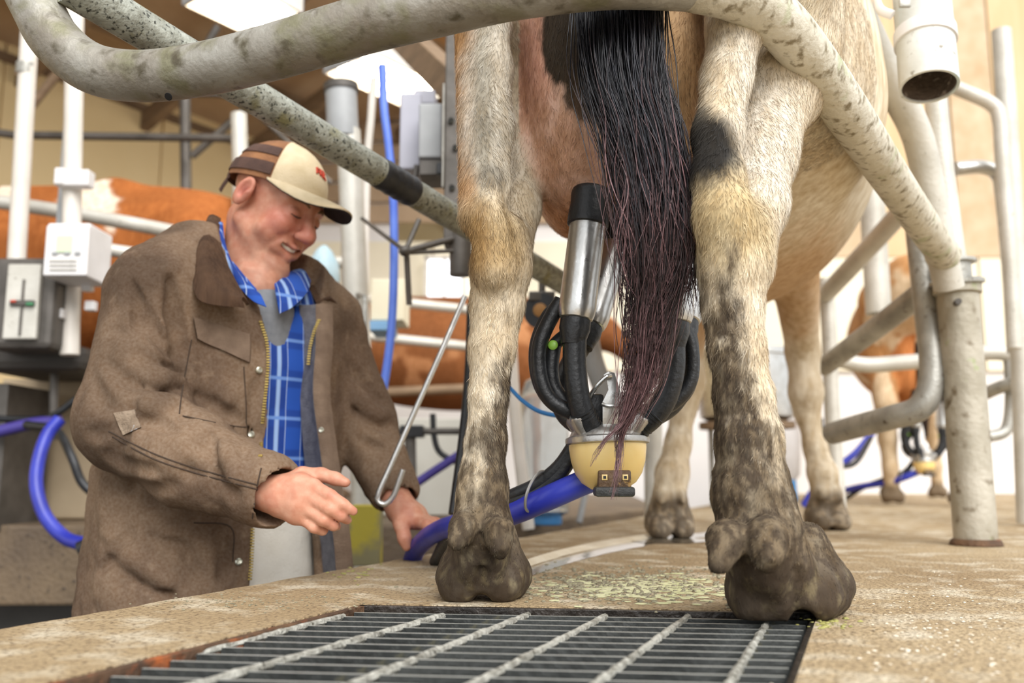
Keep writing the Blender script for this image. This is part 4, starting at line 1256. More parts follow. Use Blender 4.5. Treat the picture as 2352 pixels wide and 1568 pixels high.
wedge_mask(fd, [(.40, .032), (.43, .026), (.60, -.055)], [(.40, .034), (.43, .040), (.60, .095)], zlo=.425)
sv, sf = fd.mesh(); del fd
def plaid_mat():
    m = bpy.data.materials.new('blue_plaid'); m.use_nodes = True; nt = m.node_tree; N = nt.nodes; L = nt.links
    b = N['Principled BSDF']; tc = N.new('ShaderNodeTexCoord')
    def stripes(vec, sc, lo, hi):
        d = N.new('ShaderNodeVectorMath'); d.operation = 'DOT_PRODUCT'; L.new(tc.outputs['Object'], d.inputs[0]); d.inputs[1].default_value = vec
        mu = N.new('ShaderNodeMath'); mu.operation = 'MULTIPLY'; L.new(d.outputs['Value'], mu.inputs[0]); mu.inputs[1].default_value = sc
        fr = N.new('ShaderNodeMath'); fr.operation = 'PINGPONG'; L.new(mu.outputs[0], fr.inputs[0]); fr.inputs[1].default_value = 1.0
        mr = N.new('ShaderNodeMapRange'); mr.inputs[1].default_value = lo; mr.inputs[2].default_value = hi; L.new(fr.outputs[0], mr.inputs[0])
        return mr.outputs[0]
    def mix(f, a, c):
        x = N.new('ShaderNodeMix'); x.data_type = 'RGBA'; L.new(f, x.inputs[0])
        (L.new(a, x.inputs[6]) if hasattr(a, 'is_linked') else setattr(x.inputs[6], 'default_value', a)); x.inputs[7].default_value = c
        return x.outputs[2]
    lat = (float(TL[0]), float(TL[1]), 0)
    c = mix(stripes(lat, 26, .45, .6), c4('#2456b8'), c4('#1a3f94'))
    c = mix(stripes((0, 0, 1), 26, .5, .62), c, c4('#1c469f'))
    c = mix(stripes(lat, 26, .84, .93), c, c4('#9dbbe8')); c = mix(stripes((0, 0, 1), 26, .88, .95), c, c4('#6f97dc'))
    c = mix(stripes(lat, 52, .95, .99), c, c4('#c3d5f0'))
    L.new(c, b.inputs['Base Color']); b.inputs['Roughness'].default_value = .85
    return m
M_shirt = plaid_mat()
shirt = mk('shirt', sv, sf, M_shirt, pe, True)
def band(name, A, B, mid, mat, parent, th=.004, n=6, rows=5, rib=None):
    """cloth leaf lofted between two 3-D curves, bulging by mid, with thickness"""
    A = catmull(np.array(A), n); B = catmull(np.array(B), n)
    m = min(len(A), len(B)); A = A[:m]; B = B[:m]
    g = []
    for r in range(rows):
        t = r / (rows - 1)
        g.append(A * (1 - t) + B * t + np.asarray(mid) * math.sin(math.pi * t))
    g = np.array(g)
    dv = np.gradient(g, axis=0); du = np.gradient(g, axis=1)
    nn = np.cross(du, dv); nn /= np.linalg.norm(nn, axis=2)[..., None] + 1e-9
    V = np.concatenate([(g + nn * th / 2).reshape(-1, 3), (g - nn * th / 2).reshape(-1, 3)])
    k = rows * m; F = []
    for r in range(rows - 1):
        for c in range(m - 1):
            q = (r * m + c, r * m + c + 1, (r + 1) * m + c + 1, (r + 1) * m + c)
            F.append(q); F.append(tuple(k + i for i in reversed(q)))
    bd_ = [r * m for r in range(rows)] + [(rows - 1) * m + c for c in range(1, m)] + [r * m + m - 1 for r in range(rows - 2, -1, -1)] + [c for c in range(m - 2, 0, -1)]
    for i in range(len(bd_)):
        a, c = bd_[i], bd_[(i + 1) % len(bd_)]
        F.append((a, c, k + c, k + a))
    return mk(name, V, F, mat, parent, True)
band('shirt_collar', [P(510, 512, 1.76), P(516, 560, 1.700), P(536, 612, 1.668), P(572, 655, 1.655), P(590, 672, 1.655)],
     [P(500, 530, 1.75), P(510, 590, 1.675), P(545, 650, 1.645), P(580, 690, 1.635), P(612, 705, 1.640)], [0, -.006, .006], M_shirt, shirt)
band('shirt_collar', [P(632, 650, 1.70), P(648, 640, 1.74), P(668, 625, 1.80), P(690, 618, 1.84)],
     [P(642, 720, 1.685), P(672, 705, 1.70), P(704, 672, 1.76), P(712, 645, 1.84)], [0, -.008, .006], M_shirt, shirt)
# ---------- jacket
xs = axis_pts(-1.02, -.10, .0052, []); ys = axis_pts(1.34, 2.14, .0056, []); zs = axis_pts(-.22, .66, .0054, [])
fd = Field(xs, ys, zs)
loft(fd, TOR, 0)
fd.cone(P(460, 600, 1.74), SHN, .085, .088, .05); fd.cone(P(690, 660, 1.86), SHF, .07, .078, .05)
fd.cone(SHN, ELN, .090, .082, .03); fd.cone(ELN, P(440, 1058, 1.495), .084, .076, .03); fd.cone(P(440, 1058, 1.495), P(600, 1126, 1.450), .077, .061, .02)
fd.cone(SHF, ELF, .080, .070, .03); fd.cone(ELF, P(900, 1122, 1.85), .070, .050, .02)
# cloth folds
def surf(px, py):
    """first cloth surface met by the line of sight"""
    d = unit(ray(px, py)); o_ = np.array([0, 0, CAM_H])
    for t in np.arange(1.2, 2.4, .004):
        q = o_ + d * t
        i = [int(np.searchsorted(g, c)) for g, c in zip(fd.g, q)]
        if all(0 < k < len(g) for k, g in zip(i, fd.g)) and fd.F[i[0], i[1], i[2]] < 0: return q, d
    return None
def crease(rows, r=.010, dep=.008, k=.012, sub=True):
    pts = []
    for x, y in catmull(np.array([(a, c, 0.) for a, c in rows]), 4)[:, :2]:
        h = surf(x, y)
        if h is not None: pts.append(h[0] - h[1] * (r - dep) * (1 if sub else -.6))
    n = len(pts)
    for i in range(n - 1):
        w0 = .35 + .65 * math.sin(math.pi * (i + .3) / n); w1 = .35 + .65 * math.sin(math.pi * (i + 1.3) / n)
        if np.linalg.norm(pts[i + 1] - pts[i]) < .12: fd.cone(pts[i], pts[i + 1], r * w0, r * w1, k, sub=sub)
for rows, r, dp in (([(300, 955), (350, 965), (410, 990)], .012, .010), ([(300, 945), (350, 905), (425, 885)], .013, .011), ([(285, 965), (240, 990), (190, 1005)], .010, .009),
        ([(290, 975), (265, 1020), (245, 1065)], .010, .008), ([(420, 955), (465, 1000), (500, 1035)], .012, .010), ([(478, 1005), (460, 1055), (425, 1085)], .010, .009),
        ([(548, 1045), (525, 1095), (528, 1150)], .009, .006), ([(500, 1040), (505, 1080), (480, 1120)], .009, .007),
        ([(385, 625), (402, 720), (418, 800), (424, 890)], .016, .015), ([(330, 700), (355, 760), (400, 820)], .012, .010), ([(265, 755), (335, 830), (415, 858)], .012, .010),
        ([(235, 825), (320, 885), (425, 905)], .011, .009), ([(300, 640), (320, 700), (318, 760)], .010, .008), ([(210, 860), (230, 920), (280, 945)], .010, .008),
        ([(360, 1080), (300, 1075), (230, 1050)], .010, .008), ([(400, 1120), (340, 1130), (290, 1110)], .010, .008),
        ([(235, 1245), (310, 1310), (400, 1375)], .014, .011), ([(300, 1215), (275, 1265), (230, 1310)], .012, .009), ([(340, 1230), (420, 1260), (470, 1330)], .012, .008),
        ([(440, 905), (500, 935), (550, 962)], .010, .008), ([(500, 1215), (520, 1270), (510, 1330)], .010, .007), ([(590, 880), (585, 960), (592, 1030)], .009, .007),
        ([(800, 830), (835, 880), (880, 920)], .012, .010), ([(790, 920), (840, 960), (890, 985)], .012, .010), ([(810, 1000), (850, 1020), (880, 1030)], .009, .006)):
    crease(rows, r, dp)
for rows, r in (([(305, 925), (350, 930), (420, 935)], .012), ([(430, 985), (470, 1040), (460, 1080)], .010), ([(510, 1020), (530, 1070), (545, 1110)], .009), ([(285, 790), (340, 860), (400, 880)], .012), ([(270, 1250), (330, 1300), (390, 1340)], .012), ([(820, 900), (860, 945), (895, 960)], .010)):
    crease(rows, r, .004, .02, sub=False)
fd.noise(.012, 8.5, st=(1, 1, .8)); fd.noise(.0055, 22, st=(1.2, 1, .7)); fd.noise(.0020, 50)
# hollow it, open the front, neck and cuffs
loft(fd, TOR, 0, sub=True, grow=-.024, zlo=-.5)
fd.cone(P(598, 1126, 1.450), P(670, 1154, 1.422), .041, .050, .0, sub=True); fd.cone(P(893, 1105, 1.86), P(925, 1180, 1.82), .038, .042, .0, sub=True)
wedge_mask(fd, [(-.2, -.028), (.08, -.010), (.24, .006), (.40, -.002), (.50, -.040), (.60, -.10)], [(-.2, .150), (.08, .125), (.24, .105), (.40, .10), (.50, .11), (.60, .13)], umin=.03)
fd.cone(NECK0 + [.01, -.01, -.02], NECK0 + [.03, -.02, .14], .090, .10, .01, sub=True)
jv, jf = fd.mesh(); jv = relax(jv, jf, 2, .5); del fd
nj = fbm(jv, 9, 4); nj2 = fbm(jv, 60, 3)
jc = lin('#8a7663') * (1 - sstep(.35, .65, nj))[:, None] + lin('#6f5d4e') * sstep(.35, .65, nj)[:, None]
w = (sstep(.6, .8, nj2 * .6 + nj * .4) * .5)[:, None]; jc = jc * (1 - w) + lin('#a08c77') * w
w = (sstep(.62, .72, fbm(jv + 4, 6, 3)) * .45)[:, None]; jc = jc * (1 - w) + lin('#4e4136') * w
wtear = np.exp(-((jv - P(292, 968, 1.45)) ** 2).sum(1) / .018 ** 2); 
M_jack = pm('brown_canvas', '#ffffff', '#dccfc2', 180, .88, bump=.25, bscale=420, attr=True, spec=.2, bdist=.002)
jk = mk('jacket', jv, jf, M_jack, pe, True, col=jc)
JB = bvh_of(jv, jf)
M_cord = pm('brown_corduroy', '#5c4636', '#46352a', 50, .9, bump=.6, bscale=130, stretch=(1, 1, .1), spec=.15)
M_lining = pm('grey_lining', '#77767c', '#5c5b62', 60, .95, bump=.3, bscale=300)
M_brass = pm('brass', '#c9b06a', '#a58c4c', 60, .35, .8, bump=.1)
M_snap = pm('snap_metal', '#d9d8c8', '#b3b29f', 30, .3, .8, bump=0)
M_jackp = pm('brown_canvas_trim', '#857160', '#6a584a', 30, .88, bump=.3, bscale=300, spec=.2)
band('collar', [P(506, 504, 1.78), P(502, 545, 1.69), P(518, 600, 1.645), P(542, 650, 1.612), P(570, 700, 1.598)],
     [P(478, 522, 1.79), P(452, 585, 1.635), P(446, 650, 1.575), P(466, 694, 1.562), P(562, 706, 1.578)], [-.004, -.014, .012], M_cord, jk, .006, rows=7)
band('collar', [P(690, 640, 1.87), P(712, 668, 1.83), P(728, 700, 1.79)], [P(720, 652, 1.93), P(760, 690, 1.89), P(778, 712, 1.84)], [.006, -.006, .016], M_cord, jk, .006)
# far front edge folded open: lining side towards us
fe = [(728, 700, 1.78), (728, 790, 1.745), (722, 900, 1.725), (735, 1010, 1.715), (752, 1130, 1.71), (768, 1230, 1.715), (775, 1320, 1.725), (778, 1400, 1.735)]
fi = [(688, 700, 1.765), (690, 790, 1.775), (692, 900, 1.765), (698, 1010, 1.76), (712, 1130, 1.77), (732, 1230, 1.785), (738, 1320, 1.79), (740, 1400, 1.80)]
flap = band('front_flap', [P(*q) for q in fi], [P(*q) for q in fe], [.004, .004, 0], M_lining, jk, .007)
fo = [(x + 34, y, Y + .02) for x, y, Y in fe]
band('front_flap', [P(x - 2, y, Y - .003) for x, y, Y in fe], [P(*q) for q in fo], [.002, -.008, 0], M_jackp, jk, .006)
def zipper(rows, parent):
    pts = catmull(np.array(rows), 6)
    L = np.r_[0, np.cumsum(np.linalg.norm(np.diff(pts, axis=0), axis=1))]
    b = MB()
    for d in np.arange(0, L[-1], .0052):
        p = np.array([np.interp(d, L, pts[:, i]) for i in range(3)])
        b.add(*box(p, (.0062, .004, .0030)))
    return b.build('zipper', M_brass, parent, smooth=False)
def seam(rows, bv, name, mat, parent, r=.0016, off=.001):
    pts = []
    for x, y in catmull(np.array([(a, b_, 0.) for a, b_ in rows]), 6)[:, :2]:
        h = cast(bv, x, y, off)
        if h is not None: pts.append(h[0])
    if len(pts) < 4: return
    pts = np.array(pts)
    keep = [0] + [i for i in range(1, len(pts)) if np.linalg.norm(pts[i] - pts[i - 1]) < .08]
    pts = pts[keep]
    b = MB(); b.add(*tube(pts, r, 6)); return b.build(name, mat, parent)
def jpts(rows, off):
    out = []
    for x, y in rows:
        h = cast(JB, x, y, off)
        if h is not None and h[0][1] < 1.78: out.append(h[0])
    return out
zp = jpts([(598, 740), (612, 790), (614, 840), (610, 900), (604, 960), (600, 1020), (598, 1050)], .003)
if len(zp) > 3: zipper(zp, jk)
zp = jpts([(578, 1215), (576, 1260), (574, 1300), (572, 1330)], .003)
if len(zp) > 2: zipper(zp, jk)
zipper([P(733, 735, 1.758), P(722, 760, 1.75), P(712, 800, 1.744), P(708, 840, 1.742)], flap)
def snap(px, py, Y=None, r=.0065):
    if Y is None:
        h = cast(JB, px, py, .002)
        if h is None: return
        p, n = h
    else: p, n = P(px, py, Y), np.array([0, -1, 0])
    b = MB(); b.add(*lathe([(r, -.001), (r, .002), (r * .7, .0035), (r * .35, .003), (.0005, .003)], p, n, 14)); b.build('snap_button', M_snap, jk)
for x, y in ((594, 850), (578, 998), (548, 1290)): snap(x, y)
for x, y, Y in ((745, 757, 1.762), (733, 845, 1.735), (738, 987, 1.712)): snap(x, y, Y, .0055)
# chest pocket flap, seams, worn patch on the sleeve
def patch(poly, bv, name, mat, parent, th=.004, off=.006, n=7):
    """cloth patch laid on a surface: poly = 4 corners in the photograph"""
    q = np.array(poly, float); g = []
    for i in range(n):
        for j in range(n):
            s, t = i / (n - 1), j / (n - 1)
            x, y = (q[0] * (1 - s) + q[1] * s) * (1 - t) + (q[3] * (1 - s) + q[2] * s) * t
            h = cast(bv, x, y, off)
            if h is None: return
            g.append(h[0])
    g = np.array(g); back = g + np.array([0, th + off, 0])
    V = np.vstack([g, back]); k = n * n; F = []
    for i in range(n - 1):
        for j in range(n - 1):
            F.append((i * n + j, (i + 1) * n + j, (i + 1) * n + j + 1, i * n + j + 1))
    bd_ = [i * n for i in range(n)] + [(n - 1) * n + j for j in range(1, n)] + [i * n + n - 1 for i in range(n - 2, -1, -1)] + list(range(n - 2, 0, -1))
    for i in range(len(bd_)):
        a, c = bd_[i], bd_[(i + 1) % len(bd_)]; F.append((a, k + a, k + c, c))
    return mk(name, V, F, mat, parent, True)
patch([(440, 728), (572, 768), (570, 832), (448, 778)], JB, 'pocket_flap', M_jackp, jk, .004, .006)
snap(512, 800, None, .005)
M_thread = pm('dark_thread', '#4a3b2f', '#3c2f25', 30, .9, bump=0)
for rows in ([(250, 990), (350, 1040), (450, 1075), (560, 1105), (612, 1118)], [(258, 1002), (350, 1052), (450, 1086), (560, 1115), (608, 1128)],
             [(440, 780), (418, 900), (412, 950)], [(560, 842), (565, 960), (552, 980), (420, 955)],
             [(600, 1075), (592, 1110), (585, 1150), (580, 1190)], [(445, 1200), (530, 1210), (535, 1290)], [(560, 760), (560, 830)], [(570, 1000), (560, 1040)]):
    seam(rows, JB, 'seam', M_thread, jk, .0012, .0004)
patch([(262, 950), (312, 940), (322, 985), (285, 1000)], JB, 'sleeve_tear', pm('frayed_patch', '#9c8a76', '#6d5b49', 40, .9, bump=.5, spots='#b9c6d6', sscale=60, samt=(.6, .7)), jk, .003, .003)
# ---------- trousers and boots
xs = axis_pts(-.92, -.30, .010, []); ys = axis_pts(1.52, 2.12, .010, []); zs = axis_pts(-.90, .12, .010, [])
fd = Field(xs, ys, zs)
loft(fd, [(z, a, b_, c - .03, d - .05) for z, a, b_, c, d in TOR if z < .2], 0, zlo=-.16, zhi=.10)
HC = np.array([-.60, 1.80, -.1])
for s in (-1, 1):
    hp_ = HC + TL * s * .10; kn = np.array([-.62, 1.80, -.48]) + TL * s * .12 + TF * .03; an = np.array([-.66, 1.82, -.85]) + TL * s * .13
    fd.cone(hp_, kn, .125, .088, .05); fd.cone(kn, an, .088, .072, .02)
fd.noise(.006, 14)
qv, qf = fd.mesh(); del fd
M_trou = pm('cream_trousers', '#f0ece2', '#e2dccf', 14, .85, bump=.2, bscale=200)
tr = mk('trousers', qv, qf, M_trou, pe, True)
b = MB(); b.add(*tube([np.array([-.595, 1.80, .075]) + TF * .172 * math.cos(t) + TL * .205 * math.sin(t) for t in np.linspace(-1.3, 1.3, 24)], .014, 8, flat=.35))
M_boot = pm('rubber_boot', '#3f3d34', '#2c2b25', 10, .5, bump=.1)
for s in (-1, 1):
    an = np.array([-.66, 1.82, -.85]) + TL * s * .13
    fx = axis_pts(an[0] - .16, an[0] + .30, .010, []); fy = axis_pts(an[1] - .30, an[1] + .16, .010, []); fz = axis_pts(-.985, -.55, .010, [])
    fd = Field(fx, fy, fz)
    fd.cone([an[0], an[1], -.58], [an[0], an[1], -.90], .085, .056, .02)
    fd.cone(np.array([an[0], an[1], -.925]) - TF * .03, np.array([an[0], an[1], -.932]) + TF * .16, .048, .042, .03)
    fd.above(-.97)
    q1v, q1f = fd.mesh(); mk('boot', q1v, q1f, M_boot, pe, True)
# ---------- cap
M_capf = pm('cream_cap_cloth', '#dac9aa', '#c7b592', 30, .9, bump=.25, bscale=300)
M_capb = pm('brown_cap_cloth', '#9a6b46', '#7d5438', 30, .9, bump=.25, bscale=300)
M_capd = pm('dark_brown_band', '#5b4238', '#46322b', 30, .9, bump=.25, bscale=300)
M_under = pm('dark_brim_underside', '#2c211d', '#1d1613', 30, .9, bump=.1)
M_red = pm('red_embroidery', '#c8452e', '#b03a26', 40, .8, bump=.3)
CT = rotm(27, 17, 6)
def K(x, y, z): return HO + CT.T @ np.array([x, y, z])
cp = bpy.data.objects.new('cap', None); COL.objects.link(cp); cp.parent = pe
cp.location = Vector(K(0, 0, .03)) - Vector(pe.location)
capc = (-.010, 0, .034); cr = (.113, .089, .104)
def cap_pt(th, ph, g=0.0):
    """th around from the front, ph up from the band"""
    x = capc[0] + (cr[0] + g) * math.cos(ph) * math.cos(th); y = capc[1] + (cr[1] + g) * math.cos(ph) * math.sin(th)
    z = capc[2] + (cr[2] + g) * math.sin(ph) * (1.0)
    return K(x, y, z)
def cap_panel(name, t0, t1, mat, p0=0.0, p1=math.pi / 2 * .985, nt=14, npp=9, g=0.0, th=.004):
    V = []; F = []
    for gg in (g, g - th):
        for i in range(nt + 1):
            for j in range(npp + 1):
                V.append(cap_pt(t0 + (t1 - t0) * i / nt, p0 + (p1 - p0) * j / npp, gg))
    k = (nt + 1) * (npp + 1)
    for i in range(nt):
        for j in range(npp):
            a = i * (npp + 1) + j; q = (a, a + npp + 1, a + npp + 2, a + 1)
            F.append(q); F.append(tuple(k + x for x in reversed(q)))
    per = [i * (npp + 1) for i in range(nt + 1)] + [nt * (npp + 1) + j for j in range(1, npp + 1)] + [i * (npp + 1) + npp for i in range(nt - 1, -1, -1)] + list(range(npp - 1, 0, -1))
    for i in range(len(per)):
        a, c = per[i], per[(i + 1) % len(per)]; F.append((a, k + a, k + c, c))
    return mk(name, np.array(V), F, mat, cp, True, auto=50)
FR = math.radians(62)
cap_panel('front_panel', -FR, FR, M_capf)
cap_panel('crown_back', FR, 2 * math.pi - FR, M_capb, nt=22)
for k_ in range(2):
    cap_panel('side_stripe', -math.radians(150), -FR - .03, M_capd, .10 + .42 * k_, .34 + .42 * k_, 12, 3, .0025)
    cap_panel('side_stripe', FR + .03, math.radians(150), M_capd, .10 + .42 * k_, .34 + .42 * k_, 12, 3, .0025)
b = MB(); b.add(*lathe([(.008, 0), (.007, .004), (.001, .006)], K(capc[0], 0, capc[2] + cr[2] - .002), CT[2], 12)); b.build('button', M_capf, cp)
b = MB(); b.add(*tube([cap_pt(a, -.02, -.002) for a in np.linspace(math.pi * .72, math.pi * 1.28, 12)], .008, 8, flat=.3)); strap_ = b.build('strap', M_capd, cp)
b = MB(); b.add(*tube([cap_pt(math.pi * 1.12, -.04, .003), cap_pt(math.pi * 1.10, -.16, .012), cap_pt(math.pi * 1.08, -.24, .02)], .006, 8, flat=.35)); b.build('strap_end', M_capd, strap_)
# brim: curved sheet, pale above, dark below
def brim(name, g, mat, th):
    V = []; F = []; nu, nv = 18, 8
    for gg in (g, g - th):
        for i in range(nu + 1):
            a = -1 + 2 * i / nu
            tb = a * math.radians(66)
            ex = .080 * (1 - abs(a) ** 3.2) + .004
            for j in range(nv + 1):
                t = j / nv
                s_ = t * ex / .084
                x = capc[0] + cr[0] * math.cos(tb) + ex * t; y = cr[1] * math.sin(tb) * (1 - .05 * s_)
                z = capc[2] + .004 - .010 * s_ * s_ - 6.8 * y * y * s_ - .004 * s_
                V.append(K(x, y, z + gg))
    k = (nu + 1) * (nv + 1)
    for i in range(nu):
        for j in range(nv):
            a = i * (nv + 1) + j; q = (a, a + nv + 1, a + nv + 2, a + 1)
            F.append(q[::-1]); F.append(tuple(k + x for x in q))
    per = [i * (nv + 1) for i in range(nu + 1)] + [nu * (nv + 1) + j for j in range(1, nv + 1)] + [i * (nv + 1) + nv for i in range(nu - 1, -1, -1)] + list(range(nv - 1, 0, -1))
    for i in range(len(per)):
        a, c = per[i], per[(i + 1) % len(per)]; F.append((a, c, k + c, k + a))
    return mk(name, np.array(V), F, mat, cp, True, auto=60)
brim('brim', 0.0, M_capf, .003)
brim('brim_underside', -.0031, M_under, .002)
# small red stitched mark on the front panel
def stitch(pts, r=.0018):
    b = MB(); b.add(*tube([cap_pt(math.radians(a), p, .0015) for a, p in pts], r, 6)); return b
mark = MB()
for sg in ([(-8, .62), (-9, .48)], [(-8, .62), (-3, .60)], [(-9, .54), (-4, .53)], [(-1, .62), (-2, .48)], [(-1, .56), (4, .62)], [(-1, .55), (4, .46)], [(7, .62), (6, .47)], [(7, .62), (11, .54)], [(6, .52), (12, .44)]):
    b_ = stitch(sg); mark.add(np.vstack(b_.v), b_.f)
mark.build('red_mark', M_red, cp, label='small red embroidered mark')
# ================================================================== room
wp0, wd = np.array([-3.4, 5.85, 0]), unit([.57, .82, 0]); wr = np.array([wd[1], -wd[0], 0])
WAX = np.array([wd, wr, [0, 0, 1.0]])
wl = MB(); wl.add(*box(wp0 + wd * -1.0 + [0, 0, 1.1] - wr * .08, (10.5, .1, 4.4), WAX)); wall_l = wl.build('wall_left', M_cream, smooth=False); struct(wall_l)
for k in range(9):       # ply sheets standing proud of the studs
    b = MB(); b.add(*box(wp0 + wd * (-5.6 + 1.22 * k) + [0, 0, 1.5] - wr * .02, (1.205, .02, 3.4), WAX)); b.build('wall_panel', M_cream, wall_l, smooth=False, bevel=.003)
wb = MB(); wb.add(*box((2.8, 7.75, .45), (11, .1, 2.9))); wb.add(*box((4.2, 7.75, 3.6), (8.2, .1, 3.4))); wb.add(*box((-2.0, 7.75, 3.6), (1.9, .1, 3.4))); wb.add(*box((-.6, 7.75, 4.2), (1.1, .1, 2.2)))
wall_b = wb.build('wall_back', M_white, smooth=False); struct(wall_b)
for k in range(14):      # horizontal boards high on the back wall
    z = 2.45 + .19 * k
    b = MB(); b.add(*box((-.6, 7.67, z + (0 if k < 4 else 0)), (4.4, .03, .17))); b.build('board', M_roof, wall_b, smooth=False, bevel=.006)
for k in range(16):      # upright warm boards
    b = MB(); b.add(*box((1.75 + .40 * k, 7.67, 3.35), (.385, .03, 2.6))); b.build('board', pm('pale_wood', '#d8bd96', '#c7a77a', 5, .7, bump=.2, stretch=(1, 1, .2)) if k % 3 else pm('pale_wood_grey', '#cdb798', '#b99d78', 5, .7, bump=.2), wall_b, smooth=False, bevel=.006)
for k in range(12):
    b = MB(); b.add(*box((-1.9 + .8 * k, 7.68, 1.62), (.78, .03, 1.15))); b.build('wall_panel', pm('pale_cream_panel', '#efe6cf', '#e6dcc2', 2, .7, bump=.03), wall_b, smooth=False, bevel=.004)
# bright window low in the back wall
wz = P(1022, 640, 7.6)
w1 = MB(); w1.add(*box(wz + [0, .0, 0], (.30, .04, .34))); win = w1.build('window_1', pm('daylight_pane', '#ffffff', '#ffffff', 2, .3, bump=0, emit='#f4f8ff', estr=1.3), smooth=False); struct(win)
for q in ((-.16, 0, .03, .38), (.16, 0, .03, .38), (0, .18, .35, .03), (0, -.18, .35, .03), (0, 0, .02, .36)):
    b = MB(); b.add(*box(wz + [q[0], -.03, q[1]], (q[2], .04, q[3]))); b.build('window_frame', M_whitep, win, smooth=False)
# roof over the far side
rf = MB(); n_ = unit(wr * 1 + np.array([0, 0, .3])); up_ = np.cross(wd, n_) * -1
RAX = np.array([wd, n_, np.cross(wd, n_)])
rc_ = wp0 + [0, 0, 3.05] + wd * .5 + n_ * 1.7
rf.add(*box(rc_ + RAX[2] * .06 * np.sign(RAX[2][2]), (13, 3.9, .04), RAX)); roof = rf.build('ceiling', M_roof, smooth=False); struct(roof)
for k in range(6):
    b = MB(); b.add(*box(rc_ + n_ * (-1.75 + .68 * k) - RAX[2] * .03 * np.sign(RAX[2][2]), (13, .07, .12), RAX)); b.build('purlin', M_woodd if k != 3 else M_wood, roof, smooth=False)
for k in range(14):
    b = MB(); b.add(*box(rc_ + wd * (-6.2 + .95 * k) - RAX[2] * .16 * np.sign(RAX[2][2]), (.07, 3.7, .14), RAX)); b.build('rafter', M_woodd, roof, smooth=False)
# pit floor, opposite platform
pf = MB(); pf.add(*box((0, 2.0, -1.0), (30, 24, .06))); o = pf.build('floor', M_pit, smooth=False); struct(o)
op = MB(); op.add(*prism([(-6.5, 2.95), (-.05, 3.05), (.75, 4.6), (1.0, 7.7), (-6.5, 7.7)], -.26, 0.0)); o = op.build('floor', M_concd, smooth=False, bevel=.01); struct(o)
rw = MB(); rw.add(*box((-3.2, 3.45, -.65), (6.6, .2, .7))); o = rw.build('wall_pit', M_pit, smooth=False); struct(o)
sk = MB(); sk.add(*box((1.6, 4.0, -.65), (.2, 10, .7))); o = sk.build('wall_slab', M_pit, smooth=False); struct(o)
# lamps
def fixture(a, b_, label):
    a, b_ = np.asarray(a), np.asarray(b_)
    t = thing('strip_light', label, 'light', (a + b_) / 2, 'strip lights under the roof')
    d = unit(b_ - a); s = np.array([d[1], -d[0], 0])
    m = MB(); m.add(*beam(a + [0, 0, .05], b_ + [0, 0, .05], .36, .03)); m.build('reflector', M_whitep, t, smooth=False)
    for q in (-1, 1):
        m = MB(); m.add(*beam(a + s * q * .185 + [0, 0, .02], b_ + s * q * .185 + [0, 0, .02], .012, .09)); m.build('side', M_whitep, t, smooth=False)
        m = MB(); m.add(*tube([a + s * q * .09, b_ + s * q * .09], .02, 12)); m.build('tube_lamp', pm('lit_tube', '#ffffff', '#ffffff', 2, .4, bump=0, emit='#fff2dc', estr=14.0), t)
    for e in (a, b_):
        m = MB(); m.add(*beam(e - s * .19 + [0, 0, .02], e + s * .19 + [0, 0, .02], .012, .09)); m.build('end_cap', M_greyp, t, smooth=False)
def Pz(px, py, z):
    d = ray(px, py); return np.array([0, 0, CAM_H]) + d * ((z - CAM_H) / d[2])
fixture(Pz(800, 135, 2.25), Pz(990, 222, 2.25), 'strip light with lit tubes above the grey control boxes')
fixture(Pz(480, -30, 2.25), Pz(632, 46, 2.25), 'strip light cut by the curved rail at the top edge')
# ---------- small helpers for the background
def bxp(name, x0, y0, x1, y1, Y, dep, mat, parent=None, label=None, cat=None, bevel=.004, yaw=0):
    a, c = P(x0, y1, Y), P(x1, y0, Y)
    b = MB(); b.add(*box([(a[0] + c[0]) / 2, Y + dep / 2, (a[2] + c[2]) / 2], (abs(c[0] - a[0]), dep, abs(c[2] - a[2])), yaw_axes(yaw)))
    o = b.build(name, mat, parent, smooth=False, bevel=bevel)
    if parent is None: tag(o, label, cat)
    return o
def tbp(name, rows, rpx, mat, label=None, cat=None, parent=None, sm=6, seg=12, caps=True):
    pts = [P(*q) for q in rows]
    b = MB(); b.add(*tube(pts, PX(rpx, np.mean([q[2] for q in rows])), seg, sm=sm if len(rows) > 2 else 0)); o = b.build(name, mat, parent)
    if parent is None: tag(o, label, cat)
    return o
# ---------- far left: posts, boxes, rails
t = thing('support_post', 'white post at the picture edge standing behind the steel switch panel', 'post', P(38, 780, 3.0) * [1, 1, 0])
b = MB(); b.add(*tube([P(78, -160, 3.0), P(70, 40, 3.0), P(38, 600, 3.0), P(34, 800, 3.0)], .030, 16)); b.build('tube', M_whitep, t)
b = MB(); b.add(*lathe([(.034, -.02), (.034, .02)], P(60, 160, 3.0), (0, 0, 1), 16)); b.build('ring', M_galv, t)
t = thing('support_post', 'white post carrying the white display box and a plastic clamp', 'post', P(160, 815, 2.9) * [1, 1, 0])
b = MB(); b.add(*tube([P(172, -100, 2.9), P(170, 200, 2.9), P(160, 815, 2.9)], .030, 16)); b.build('tube', M_whitep, t)
bxp('channel', 140, 190, 152, 800, 2.93, .02, M_greyp, t)
bxp('clamp', 124, 388, 204, 425, 2.84, .05, M_whitepl, t); bxp('clamp_lug', 122, 384, 146, 422, 2.83, .03, M_whitepl, t)
for x, y in ((185, 655), (192, 700), (120, 718)): bxp('bracket', x, y - 10, x + 24, y + 12, 2.84, .03, M_whitepl, t)
t = thing('display_box', 'white plastic display box fixed to the white post', 'control box', P(165, 635, 2.75))
